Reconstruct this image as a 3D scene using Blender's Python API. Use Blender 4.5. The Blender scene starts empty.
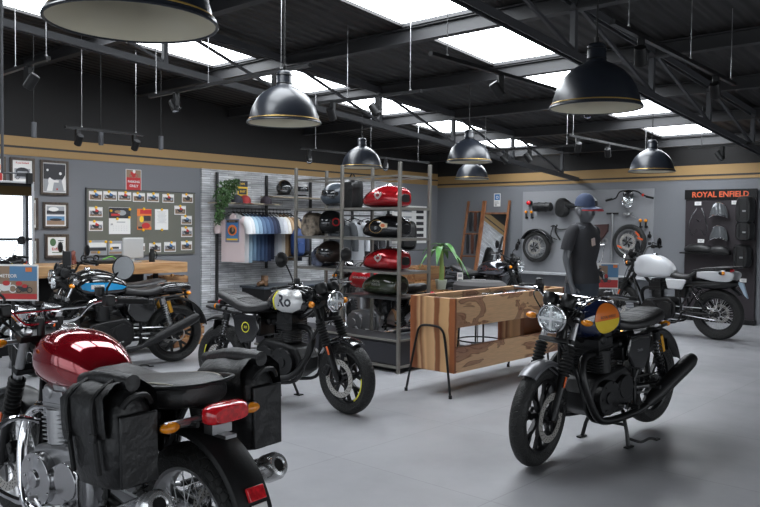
import bpy, math, random
from mathutils import Vector, Matrix
PI = math.pi
random.seed(7)
SC = bpy.context.scene
COL = SC.collection
R = math.radians
V = Vector

# ---------------------------------------------------------------- camera model
F_PX, AZ, PITCH, ROLL, CH = 780.0, R(42.0), R(2.0), 0.009, 1.52
_f = V((math.cos(AZ)*math.cos(PITCH), math.sin(AZ)*math.cos(PITCH), -math.sin(PITCH)))
_r0 = V((math.sin(AZ), -math.cos(AZ), 0)); _u0 = _r0.cross(_f)
_r = _r0*math.cos(ROLL) + _u0*math.sin(ROLL); _u = _u0*math.cos(ROLL) - _r0*math.sin(ROLL)
def ray(x, y): return _r*((x-380)/F_PX) - _u*((y-253.5)/F_PX) + _f
def at_z(x, y, z=0): v = ray(x, y); return V((0, 0, CH)) + v*((z-CH)/v.z)
def at_x(x, y, X): v = ray(x, y); return V((0, 0, CH)) + v*(X/v.x)
def at_y(x, y, Y): v = ray(x, y); return V((0, 0, CH)) + v*(Y/v.y)
def at_d(x, y, d): return V((0, 0, CH)) + ray(x, y)*d
cd = bpy.data.cameras.new('camera'); cam = bpy.data.objects.new('camera', cd); COL.objects.link(cam)
cd.sensor_width = 36; cd.lens = 36*F_PX/760; cd.clip_start = .05; cd.clip_end = 200
cam.matrix_world = Matrix(((_r.x, _u.x, -_f.x, 0), (_r.y, _u.y, -_f.y, 0), (_r.z, _u.z, -_f.z, CH), (0, 0, 0, 1)))
SC.camera = cam

# ---------------------------------------------------------------- materials
MATS = {}
def nodes(m):
    m.use_nodes = True
    return m.node_tree.nodes, m.node_tree.links, m.node_tree.nodes['Principled BSDF']
def mat(name, col, rough=.5, metal=0, coat=0, bump=0, scale=60, var=0, emit=0, trans=0, spec=.5, vscale=4, alpha=1):
    if name in MATS: return MATS[name]
    m = bpy.data.materials.new(name); N, Lk, b = nodes(m)
    c = (*col, 1)
    b.inputs['Base Color'].default_value = c; b.inputs['Roughness'].default_value = rough
    b.inputs['Metallic'].default_value = metal; b.inputs['Coat Weight'].default_value = coat
    b.inputs['Coat Roughness'].default_value = .04
    b.inputs['Specular IOR Level'].default_value = spec
    if trans: b.inputs['Transmission Weight'].default_value = trans
    if alpha < 1: b.inputs['Alpha'].default_value = alpha
    if emit: b.inputs['Emission Color'].default_value = c; b.inputs['Emission Strength'].default_value = emit
    tc = N.new('ShaderNodeTexCoord')
    if var:
        n = N.new('ShaderNodeTexNoise'); n.inputs['Scale'].default_value = vscale; n.inputs['Detail'].default_value = 6
        Lk.new(tc.outputs['Object'], n.inputs['Vector'])
        mx = N.new('ShaderNodeMix'); mx.data_type = 'RGBA'; mx.inputs[6].default_value = tuple(max(0, k*(1-var)) for k in col)+(1,)
        mx.inputs[7].default_value = tuple(min(1, k*(1+var)) for k in col)+(1,)
        mr = N.new('ShaderNodeMapRange'); mr.inputs[1].default_value = .3; mr.inputs[2].default_value = .7
        Lk.new(n.outputs['Fac'], mr.inputs[0]); Lk.new(mr.outputs[0], mx.inputs[0]); Lk.new(mx.outputs[2], b.inputs['Base Color'])
        if emit: Lk.new(mx.outputs[2], b.inputs['Emission Color'])
    if bump:
        n2 = N.new('ShaderNodeTexNoise'); n2.inputs['Scale'].default_value = scale; n2.inputs['Detail'].default_value = 4
        Lk.new(tc.outputs['Object'], n2.inputs['Vector'])
        bp = N.new('ShaderNodeBump'); bp.inputs['Strength'].default_value = bump; bp.inputs['Distance'].default_value = .01
        Lk.new(n2.outputs['Fac'], bp.inputs['Height']); Lk.new(bp.outputs[0], b.inputs['Normal'])
    MATS[name] = m
    return m
def wood(name, light, dark, axis=0, scale=1.0, contrast=(.42, .58), rough=.4, stretch=8):
    if name in MATS: return MATS[name]
    m = bpy.data.materials.new(name); N, Lk, b = nodes(m)
    tc = N.new('ShaderNodeTexCoord'); mp = N.new('ShaderNodeMapping'); s = [stretch*scale]*3; s[axis] = scale
    mp.inputs['Scale'].default_value = s; Lk.new(tc.outputs['Object'], mp.inputs[0])
    n = N.new('ShaderNodeTexNoise'); n.inputs['Scale'].default_value = 1.6; n.inputs['Detail'].default_value = 5; n.inputs['Distortion'].default_value = 1.2
    Lk.new(mp.outputs[0], n.inputs['Vector'])
    cr = N.new('ShaderNodeValToRGB'); e = cr.color_ramp.elements
    e[0].position = contrast[0]; e[0].color = (*dark, 1); e[1].position = contrast[1]; e[1].color = (*light, 1)
    Lk.new(n.outputs['Fac'], cr.inputs[0])
    n2 = N.new('ShaderNodeTexNoise'); n2.inputs['Scale'].default_value = 12; n2.inputs['Detail'].default_value = 3
    mp2 = N.new('ShaderNodeMapping'); s2 = [6]*3; s2[axis] = .5; mp2.inputs['Scale'].default_value = s2
    Lk.new(tc.outputs['Object'], mp2.inputs[0]); Lk.new(mp2.outputs[0], n2.inputs['Vector'])
    mx = N.new('ShaderNodeMix'); mx.data_type = 'RGBA'; mx.blend_type = 'MULTIPLY'; mx.inputs[0].default_value = .45
    Lk.new(cr.outputs[0], mx.inputs[6]); Lk.new(n2.outputs['Fac'], mx.inputs[7]); 
    g = N.new('ShaderNodeMix'); g.data_type = 'RGBA'; g.blend_type = 'MULTIPLY'; g.inputs[0].default_value = 1; g.inputs[7].default_value = (1.25, 1.25, 1.25, 1)
    Lk.new(mx.outputs[2], g.inputs[6]); Lk.new(g.outputs[2], b.inputs['Base Color'])
    b.inputs['Roughness'].default_value = rough
    MATS[name] = m
    return m
def sheesham_front():
    m = bpy.data.materials.new('sheesham figured'); N, Lk, b = nodes(m)
    tc = N.new('ShaderNodeTexCoord'); mp = N.new('ShaderNodeMapping'); mp.inputs['Scale'].default_value = (1.5, 3, 3.9); mp.inputs['Location'].default_value = (.4, 0, .2)
    Lk.new(tc.outputs['Object'], mp.inputs[0])
    n = N.new('ShaderNodeTexNoise'); n.inputs['Scale'].default_value = 1.35; n.inputs['Detail'].default_value = 3; n.inputs['Distortion'].default_value = .9
    Lk.new(mp.outputs[0], n.inputs['Vector'])
    cr = N.new('ShaderNodeValToRGB'); cr.color_ramp.elements[0].position = 0; cr.color_ramp.elements[0].color = (.90, .57, .31, 1)
    for p, c in ((.485, (.92, .58, .32)), (.51, (.36, .15, .075)), (.53, (.62, .33, .19)), (.58, (.52, .26, .15)), (.595, (.32, .13, .07)), (.62, (.55, .28, .17)), (.8, (.36, .16, .09))):
        e = cr.color_ramp.elements.new(p); e.color = (*c, 1)
    cr.color_ramp.elements[-1].position = 1; cr.color_ramp.elements[-1].color = (.24, .11, .05, 1)
    Lk.new(n.outputs['Fac'], cr.inputs[0])
    mp2 = N.new('ShaderNodeMapping'); mp2.inputs['Scale'].default_value = (2, 20, 40); Lk.new(tc.outputs['Object'], mp2.inputs[0])
    n2 = N.new('ShaderNodeTexNoise'); n2.inputs['Scale'].default_value = 3; n2.inputs['Detail'].default_value = 4; Lk.new(mp2.outputs[0], n2.inputs['Vector'])
    mr = N.new('ShaderNodeMapRange'); mr.inputs[3].default_value = .72; mr.inputs[4].default_value = 1.2; Lk.new(n2.outputs['Fac'], mr.inputs[0])
    mx = N.new('ShaderNodeMix'); mx.data_type = 'RGBA'; mx.blend_type = 'MULTIPLY'; mx.inputs[0].default_value = 1
    Lk.new(cr.outputs[0], mx.inputs[6]); Lk.new(mr.outputs[0], mx.inputs[7]); Lk.new(mx.outputs[2], b.inputs['Base Color'])
    b.inputs['Roughness'].default_value = .38
    return m
def board_strips():
    m = bpy.data.materials.new('sheesham strips'); N, Lk, b = nodes(m)
    tc = N.new('ShaderNodeTexCoord'); sp = N.new('ShaderNodeSeparateXYZ'); Lk.new(tc.outputs['Object'], sp.inputs[0])
    n = N.new('ShaderNodeTexNoise'); n.inputs['Scale'].default_value = 2.2; n.inputs['Detail'].default_value = 3; Lk.new(tc.outputs['Object'], n.inputs['Vector'])
    ma = N.new('ShaderNodeMath'); ma.operation = 'MULTIPLY_ADD'; ma.inputs[1].default_value = .10; Lk.new(n.outputs['Fac'], ma.inputs[0]); Lk.new(sp.outputs['Y'], ma.inputs[2])
    mr = N.new('ShaderNodeMapRange'); mr.inputs[1].default_value = .05; mr.inputs[2].default_value = .55; Lk.new(ma.outputs[0], mr.inputs[0])
    cr = N.new('ShaderNodeValToRGB'); cr.color_ramp.interpolation = 'LINEAR'
    E = [(0, (.36, .12, .045)), (.10, (.34, .11, .04)), (.12, (.70, .43, .21)), (.30, (.62, .36, .17)), (.33, (.24, .09, .04)), (.42, (.30, .11, .045)), (.45, (.74, .46, .24)),
         (.60, (.58, .33, .16)), (.66, (.72, .44, .22)), (.76, (.24, .09, .04)), (.80, (.68, .41, .21)), (.88, (.24, .08, .035)), (1, (.36, .12, .045))]
    cr.color_ramp.elements[0].color = (*E[0][1], 1); cr.color_ramp.elements[1].position = 1; cr.color_ramp.elements[1].color = (*E[-1][1], 1)
    for p, c in E[1:-1]: e = cr.color_ramp.elements.new(p); e.color = (*c, 1)
    Lk.new(mr.outputs[0], cr.inputs[0]); Lk.new(cr.outputs[0], b.inputs['Base Color']); b.inputs['Roughness'].default_value = .4
    return m
def floor_mat():
    m = bpy.data.materials.new('grey tile floor'); N, Lk, b = nodes(m)
    tc = N.new('ShaderNodeTexCoord')
    n = N.new('ShaderNodeTexNoise'); n.inputs['Scale'].default_value = .9; n.inputs['Detail'].default_value = 8; n.inputs['Roughness'].default_value = .6; Lk.new(tc.outputs['Object'], n.inputs['Vector'])
    cr = N.new('ShaderNodeValToRGB'); cr.color_ramp.elements[0].position = .3; cr.color_ramp.elements[0].color = (.285, .285, .30, 1); cr.color_ramp.elements[1].position = .72; cr.color_ramp.elements[1].color = (.375, .375, .392, 1)
    Lk.new(n.outputs['Fac'], cr.inputs[0])
    br = N.new('ShaderNodeTexBrick'); br.offset = 0; br.inputs['Scale'].default_value = 1; br.inputs['Brick Width'].default_value = 1.2; br.inputs['Row Height'].default_value = 1.2
    br.inputs['Mortar Size'].default_value = .004; br.inputs['Mortar Smooth'].default_value = .3
    br.inputs['Color1'].default_value = (1, 1, 1, 1); br.inputs['Color2'].default_value = (.95, .95, .95, 1); br.inputs['Mortar'].default_value = (.72, .72, .72, 1)
    Lk.new(tc.outputs['Object'], br.inputs['Vector'])
    mx = N.new('ShaderNodeMix'); mx.data_type = 'RGBA'; mx.blend_type = 'MULTIPLY'; mx.inputs[0].default_value = 1
    Lk.new(cr.outputs[0], mx.inputs[6]); Lk.new(br.outputs['Color'], mx.inputs[7]); Lk.new(mx.outputs[2], b.inputs['Base Color'])
    n3 = N.new('ShaderNodeTexNoise'); n3.inputs['Scale'].default_value = 2.5; n3.inputs['Detail'].default_value = 6; Lk.new(tc.outputs['Object'], n3.inputs['Vector'])
    mr = N.new('ShaderNodeMapRange'); mr.inputs[1].default_value = .3; mr.inputs[2].default_value = .7; mr.inputs[3].default_value = .34; mr.inputs[4].default_value = .52
    Lk.new(n3.outputs['Fac'], mr.inputs[0]); Lk.new(mr.outputs[0], b.inputs['Roughness'])
    return m
def stone_mat():
    m = bpy.data.materials.new('split stone'); N, Lk, b = nodes(m)
    tc = N.new('ShaderNodeTexCoord'); sp = N.new('ShaderNodeSeparateXYZ'); cb = N.new('ShaderNodeCombineXYZ')
    Lk.new(tc.outputs['Object'], sp.inputs[0]); Lk.new(sp.outputs['X'], cb.inputs[0]); Lk.new(sp.outputs['Z'], cb.inputs[1])
    br = N.new('ShaderNodeTexBrick'); br.offset = .37; br.inputs['Scale'].default_value = 1; br.inputs['Brick Width'].default_value = .34; br.inputs['Row Height'].default_value = .036
    br.inputs['Mortar Size'].default_value = .0035; br.inputs['Color1'].default_value = (.74, .75, .77, 1); br.inputs['Color2'].default_value = (.50, .51, .53, 1); br.inputs['Mortar'].default_value = (.32, .32, .33, 1)
    Lk.new(cb.outputs[0], br.inputs['Vector'])
    n = N.new('ShaderNodeTexNoise'); n.inputs['Scale'].default_value = 3.5; n.inputs['Detail'].default_value = 6; 
    mp = N.new('ShaderNodeMapping'); mp.inputs['Scale'].default_value = (1, 1, 5); Lk.new(tc.outputs['Object'], mp.inputs[0]); Lk.new(mp.outputs[0], n.inputs['Vector'])
    mr = N.new('ShaderNodeMapRange'); mr.inputs[1].default_value = .3; mr.inputs[2].default_value = .7; mr.inputs[3].default_value = .6; mr.inputs[4].default_value = 1.15; Lk.new(n.outputs['Fac'], mr.inputs[0])
    mx = N.new('ShaderNodeMix'); mx.data_type = 'RGBA'; mx.blend_type = 'MULTIPLY'; mx.inputs[0].default_value = 1
    Lk.new(br.outputs['Color'], mx.inputs[6]); Lk.new(mr.outputs[0], mx.inputs[7]); Lk.new(mx.outputs[2], b.inputs['Base Color'])
    bp = N.new('ShaderNodeBump'); bp.inputs['Strength'].default_value = .8; bp.inputs['Distance'].default_value = .02
    Lk.new(mx.outputs[2], bp.inputs['Height']); Lk.new(bp.outputs[0], b.inputs['Normal']); b.inputs['Roughness'].default_value = .8
    return m
def corrugated(name, col):
    m = bpy.data.materials.new(name); N, Lk, b = nodes(m)
    b.inputs['Base Color'].default_value = (*col, 1); b.inputs['Roughness'].default_value = .55
    tc = N.new('ShaderNodeTexCoord'); w = N.new('ShaderNodeTexWave'); w.bands_direction = 'Y'; w.inputs['Scale'].default_value = 2.2; w.inputs['Distortion'].default_value = 0
    Lk.new(tc.outputs['Object'], w.inputs['Vector'])
    bp = N.new('ShaderNodeBump'); bp.inputs['Strength'].default_value = .6; bp.inputs['Distance'].default_value = .04
    Lk.new(w.outputs['Fac'], bp.inputs['Height']); Lk.new(bp.outputs[0], b.inputs['Normal'])
    return m
def tread(name='tyre rubber'):
    if name in MATS: return MATS[name]
    m = bpy.data.materials.new(name); N, Lk, b = nodes(m)
    b.inputs['Base Color'].default_value = (.017, .017, .0165, 1); b.inputs['Roughness'].default_value = .55; b.inputs['Specular IOR Level'].default_value = .4
    tc = N.new('ShaderNodeTexCoord'); v = N.new('ShaderNodeTexVoronoi'); v.feature = 'DISTANCE_TO_EDGE'; v.inputs['Scale'].default_value = 34
    Lk.new(tc.outputs['Object'], v.inputs['Vector'])
    mr = N.new('ShaderNodeMapRange'); mr.inputs[1].default_value = .02; mr.inputs[2].default_value = .09; Lk.new(v.outputs['Distance'], mr.inputs[0])
    bp = N.new('ShaderNodeBump'); bp.inputs['Strength'].default_value = .7; bp.inputs['Distance'].default_value = .006
    Lk.new(mr.outputs[0], bp.inputs['Height']); Lk.new(bp.outputs[0], b.inputs['Normal'])
    MATS[name] = m
    return m

# ---------------------------------------------------------------- mesh builder
def perp(a):
    a = V(a).normalized(); h = V((0, 0, 1)) if abs(a.z) < .9 else V((1, 0, 0))
    u = a.cross(h).normalized(); return u, a.cross(u).normalized()
def smooth_path(pts, k=4, closed=False):
    pts = [V(p) for p in pts]; n = len(pts); out = []
    for i in range(n if closed else n-1):
        if closed: p0, p1, p2, p3 = (pts[(i+j) % n] for j in (-1, 0, 1, 2))
        else: p0, p1, p2, p3 = pts[max(i-1, 0)], pts[i], pts[i+1], pts[min(i+2, n-1)]
        for s in range(k):
            t = s/k
            out.append(.5*((2*p1)+(p2-p0)*t+(2*p0-5*p1+4*p2-p3)*t*t+(3*p1-p0-3*p2+p3)*t**3))
    if not closed: out.append(pts[-1])
    return out
class MB:
    def __init__(s, xf=None): s.v = []; s.f = []; s.m = []; s.xf = xf
    def add(s, vs, fs, mi=0):
        o = len(s.v); s.v += [V(p) for p in vs]
        for f in fs: s.f.append(tuple(i+o for i in f)); s.m.append(mi)
        return s
    def box(s, c, d, rot=None, mi=0):
        c = V(c); h = V(d)/2; vs = []
        M = rot if rot else Matrix.Identity(3)
        for sx in (-1, 1):
            for sy in (-1, 1):
                for sz in (-1, 1): vs.append(c + M @ V((sx*h.x, sy*h.y, sz*h.z)))
        return s.add(vs, [(0, 1, 3, 2), (4, 6, 7, 5), (0, 4, 5, 1), (2, 3, 7, 6), (0, 2, 6, 4), (1, 5, 7, 3)], mi)
    def bx(s, a, b, mi=0):
        a = V(a); b = V(b); return s.box((a+b)/2, [abs(b[i]-a[i]) for i in range(3)], None, mi)
    def bar(s, a, b, w, h=None, mi=0, up=(0, 0, 1)):
        a = V(a); b = V(b); d = (b-a); L = d.length; d.normalize(); up = V(up)
        if abs(d.dot(up)) > .99: up = V((1, 0, 0))
        y = up.cross(d).normalized(); z = d.cross(y)
        M = Matrix((d, y, z)).transposed(); return s.box((a+b)/2, (L, w, h or w), M, mi)
    def tube(s, pts, r, n=8, smooth=0, closed=False, caps=True, mi=0):
        if smooth:
            if isinstance(r, (list, tuple)):
                m = len(pts)-1; rr = list(r); P2 = smooth_path(pts, smooth, closed); r = [rr[min(int(i/smooth), m)]*(1-(i/smooth) % 1)+rr[min(int(i/smooth)+1, m)]*((i/smooth) % 1) for i in range(len(P2))]; pts = P2
            else: pts = smooth_path(pts, smooth, closed)
        pts = [V(p) for p in pts]; N = len(pts); vs = []; fs = []; u = None
        for i, p in enumerate(pts):
            t = (pts[(i+1) % N]-pts[i-1]) if closed else (pts[min(i+1, N-1)]-pts[max(i-1, 0)])
            if t.length < 1e-9: t = V((0, 0, 1))
            t.normalize()
            if u is None: u, w = perp(t)
            else:
                u = (u - t*u.dot(t)); u = u.normalized() if u.length > 1e-6 else perp(t)[0]
                w = t.cross(u)
            rad = r[i] if isinstance(r, (list, tuple)) else r
            for k in range(n):
                a = 2*PI*k/n; vs.append(p + (u*math.cos(a)+w*math.sin(a))*rad)
        for i in range(N if closed else N-1):
            for k in range(n):
                a = i*n+k; b = i*n+(k+1) % n; c = ((i+1) % N)*n+(k+1) % n; d = ((i+1) % N)*n+k
                fs.append((a, b, c, d))
        if caps and not closed: fs.append(tuple(range(n-1, -1, -1))); fs.append(tuple((N-1)*n+k for k in range(n)))
        return s.add(vs, fs, mi)
    def cyl(s, a, b, r, r2=None, n=16, mi=0): return s.tube([a, b], [r, r if r2 is None else r2], n, mi=mi)
    def lathe(s, prof, o, ax=(0, 0, 1), n=24, closed=False, mi=0, arc=None):
        o = V(o); ax = V(ax).normalized(); u, w = perp(ax); vs = []; fs = []; N = len(prof)
        for k in range(n):
            a = 2*PI*k/n; d = u*math.cos(a)+w*math.sin(a)
            for r, h in prof: vs.append(o + ax*h + d*r)
        for k in range(n):
            k2 = (k+1) % n
            for i in range(N if closed else N-1):
                j = (i+1) % N; fs.append((k*N+i, k2*N+i, k2*N+j, k*N+j))
        return s.add(vs, fs, mi)
    def torus(s, o, ax, Rr, r, n=32, m=8, mi=0):
        return s.lathe([(Rr+r*math.cos(2*PI*i/m), r*math.sin(2*PI*i/m)) for i in range(m)], o, ax, n, True, mi)
    def disc(s, o, ax, r, n=24, mi=0): return s.lathe([(.0001, 0), (r, 0)], o, ax, n, mi=mi)
    def sphere(s, c, r, n=16, m=10, rot=None, mi=0):
        if not isinstance(r, (list, tuple)): r = (r, r, r)
        c = V(c); M = rot or Matrix.Identity(3); vs = []; fs = []
        for i in range(m+1):
            th = PI*i/m
            for k in range(n):
                a = 2*PI*k/n; vs.append(c + M @ V((r[0]*math.sin(th)*math.cos(a), r[1]*math.sin(th)*math.sin(a), r[2]*math.cos(th))))
        for i in range(m):
            for k in range(n): fs.append((i*n+k, (i+1)*n+k, (i+1)*n+(k+1) % n, i*n+(k+1) % n))
        return s.add(vs, fs, mi)
    def loft(s, rings, caps=True, mi=0):
        n = len(rings[0]); vs = [p for r in rings for p in r]; fs = []
        for i in range(len(rings)-1):
            for k in range(n): fs.append((i*n+k, i*n+(k+1) % n, (i+1)*n+(k+1) % n, (i+1)*n+k))
        if caps: fs.append(tuple(range(n-1, -1, -1))); fs.append(tuple((len(rings)-1)*n+k for k in range(n)))
        return s.add(vs, fs, mi)
    def body(s, secs, n=24, N=5, mi=0, y0=0):
        """secs: x, zbottom, ztop, half width, exponent"""
        S = interp(secs, N); rings = []
        for x, zb, zt, hw, e in S:
            zm = zb+(zt-zb)*.42; ring = []
            for k in range(n):
                a = 2*PI*k/n; c = math.cos(a); q = math.sin(a)
                y = hw*math.copysign(abs(c)**(2/e), c); h = (zt-zm) if q > 0 else (zm-zb)
                ring.append(V((x, y0+y, zm+h*math.copysign(abs(q)**(2/e), q))))
            rings.append(ring)
        return s.loft(rings, True, mi)
    def prism(s, out, y0, y1, mi=0, M=None):
        """outline in xz extruded along y"""
        n = len(out); vs = [V((x, y0, z)) for x, z in out]+[V((x, y1, z)) for x, z in out]
        if M: vs = [M @ p for p in vs]
        fs = [tuple(range(n)), tuple(range(2*n-1, n-1, -1))]+[(i, i+n, (i+1) % n+n, (i+1) % n) for i in range(n)]
        return s.add(vs, fs, mi)
    def arcband(s, c, Ra, a0, a1, prof, n=16, mi=0):
        """fender: prof list of (dr, y) cross-section closed, swept in the xz plane"""
        rings = []
        for i in range(n+1):
            a = a0+(a1-a0)*i/n; rings.append([V((c[0]+(Ra+dr)*math.cos(a), c[1]+y, c[2]+(Ra+dr)*math.sin(a))) for dr, y in prof])
        return s.loft(rings, True, mi)
    def build(s, name, mt, parent=None, bevel=0, smooth=35, sub=0):
        vs = [s.xf @ p for p in s.v] if s.xf else s.v
        me = bpy.data.meshes.new(name); me.from_pydata([tuple(p) for p in vs], [], s.f); 
        for m in (mt if isinstance(mt, (list, tuple)) else [mt]): me.materials.append(m)
        if any(s.m): me.polygons.foreach_set('material_index', s.m)
        import bmesh
        bm = bmesh.new(); bm.from_mesh(me); bmesh.ops.recalc_face_normals(bm, faces=bm.faces); bm.to_mesh(me); bm.free()
        if smooth:
            me.polygons.foreach_set('use_smooth', [True]*len(me.polygons)); me.set_sharp_from_angle(angle=R(smooth))
        me.update()
        o = bpy.data.objects.new(name, me); COL.objects.link(o)
        if parent: o.parent = parent
        if bevel:
            b = o.modifiers.new('bevel', 'BEVEL'); b.width = bevel; b.segments = 2; b.limit_method = 'ANGLE'; b.angle_limit = R(40)
        if sub: b = o.modifiers.new('sub', 'SUBSURF'); b.levels = sub; b.render_levels = sub
        return o
def interp(secs, N):
    S = [tuple(q)+(2.4,) if len(q) == 4 else tuple(q) for q in secs]; out = []
    for i in range(len(S)-1):
        p0, p1, p2, p3 = S[max(i-1, 0)], S[i], S[i+1], S[min(i+2, len(S)-1)]
        for k in range(N):
            t = k/N
            out.append(tuple(.5*(2*b+(c-a)*t+(2*a-5*b+4*c-d)*t*t+(3*b-a-3*c+d)*t**3) for a, b, c, d in zip(p0, p1, p2, p3)))
    out.append(S[-1])
    return out
def ysurf(secs, x, z):
    S = interp(secs, 8); best = min(range(len(S)), key=lambda i: abs(S[i][0]-x)); j = min(max(best, 1), len(S)-2)
    a, b = (S[j-1], S[j]) if (x-S[j][0])*(S[j-1][0]-S[j][0]) > 0 else (S[j], S[j+1])
    t = 0 if a[0] == b[0] else min(1, max(0, (x-a[0])/(b[0]-a[0])))
    _, zb, zt, hw, e = (p+(q-p)*t for p, q in zip(a, b))
    zm = zb+(zt-zb)*.42; q = (z-zm)/((zt-zm) if z > zm else (zm-zb)); q = min(abs(q), .999)
    return hw*(1-q**e)**(1/e)
def tag(o, label=None, cat=None, group=None, kind=None):
    if label: o['label'] = label
    if cat: o['category'] = cat
    if group: o['group'] = group
    if kind: o['kind'] = kind
    return o
def thing(name, label, cat, loc=(0, 0, 0), rot=(0, 0, 0), group=None):
    o = bpy.data.objects.new(name, None); COL.objects.link(o); o.empty_display_size = .1
    o.location = loc; o.rotation_euler = rot
    return tag(o, label, cat, group)
def struct(name, mb, m, bevel=0, smooth=0):
    return tag(mb.build(name, m, None, bevel, smooth), kind='structure')
def copy_tree(o, loc=None, rot=None, label=None, parent=None):
    c = o.copy(); COL.objects.link(c); c.parent = parent
    if parent is None:
        if loc is not None: c.location = loc
        if rot is not None: c.rotation_euler = rot
        if label: c['label'] = label
    for ch in list(o.children): copy_tree(ch, parent=c)
    return c
def move_mesh(o, loc):
    """put the origin of a single-mesh thing at loc (mesh was built in world space)"""
    loc = V(loc); o.data.transform(Matrix.Translation(-loc)); o.location = loc; return o
_txt = {}
def glyphs(text, size, bold=0):
    key = (text, bold)
    if key not in _txt:
        cu = bpy.data.curves.new('t', 'FONT'); cu.body = text; cu.size = 1; cu.align_x = 'CENTER'; cu.align_y = 'CENTER'; cu.resolution_u = 2; cu.offset = bold
        ob = bpy.data.objects.new('t', cu); COL.objects.link(ob); bpy.context.view_layer.update()
        me = bpy.data.meshes.new_from_object(ob.evaluated_get(bpy.context.evaluated_depsgraph_get()))
        _txt[key] = ([tuple(v.co[:2]) for v in me.vertices], [tuple(p.vertices) for p in me.polygons])
        bpy.data.objects.remove(ob); bpy.data.meshes.remove(me); bpy.data.curves.remove(cu)
    vs, fs = _txt[key]; return [(x*size, y*size) for x, y in vs], fs
def write(mb, text, size, o, ux, uz, mi=0, bold=0, sx=1):
    vs, fs = glyphs(text, size, bold); o = V(o); ux = V(ux); uz = V(uz)
    mb.add([o+ux*x*sx+uz*y for x, y in vs], fs, mi); return mb
def circ(n, rx, rz=None, cx=0, cz=0, a0=0, a1=2*PI):
    rz = rz or rx; m = n if abs(a1-a0-2*PI) < 1e-6 else n+1
    return [(cx+rx*math.cos(a0+(a1-a0)*i/n), cz+rz*math.sin(a0+(a1-a0)*i/n)) for i in range(m)]

# palette
black = mat('satin black', (.006, .006, .0065), .36, spec=.4)
gloss = mat('gloss black paint', (.008, .008, .009), .12, coat=1)
matte = mat('matte black', (.007, .007, .0075), .48, bump=.1, spec=.35)
steel = mat('brushed steel', (.45, .45, .46), .32, 1)
chrome = mat('chrome', (.82, .82, .84), .07, 1)
alu = mat('cast aluminium', (.42, .42, .43), .38, 1, bump=.15, scale=90)
rubber = mat('rubber', (.007, .007, .007), .6, spec=.35)
leather = mat('black seat vinyl', (.013, .0125, .013), .40, bump=.25, scale=180)
canvas = mat('black waxed canvas', (.009, .009, .0095), .40, bump=.6, scale=25)
amber = mat('amber lens', (.95, .28, .01), .2, coat=.6, var=.25, vscale=60)
redlens = mat('red lens', (.62, .012, .02), .15, coat=.8, var=.35, vscale=60)
glass_l = mat('headlamp lens', (.62, .66, .68), .12, .75, coat=1, bump=.5, scale=40, var=.5, vscale=22)
white = mat('white print paper', (.78, .77, .75), .6)
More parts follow.
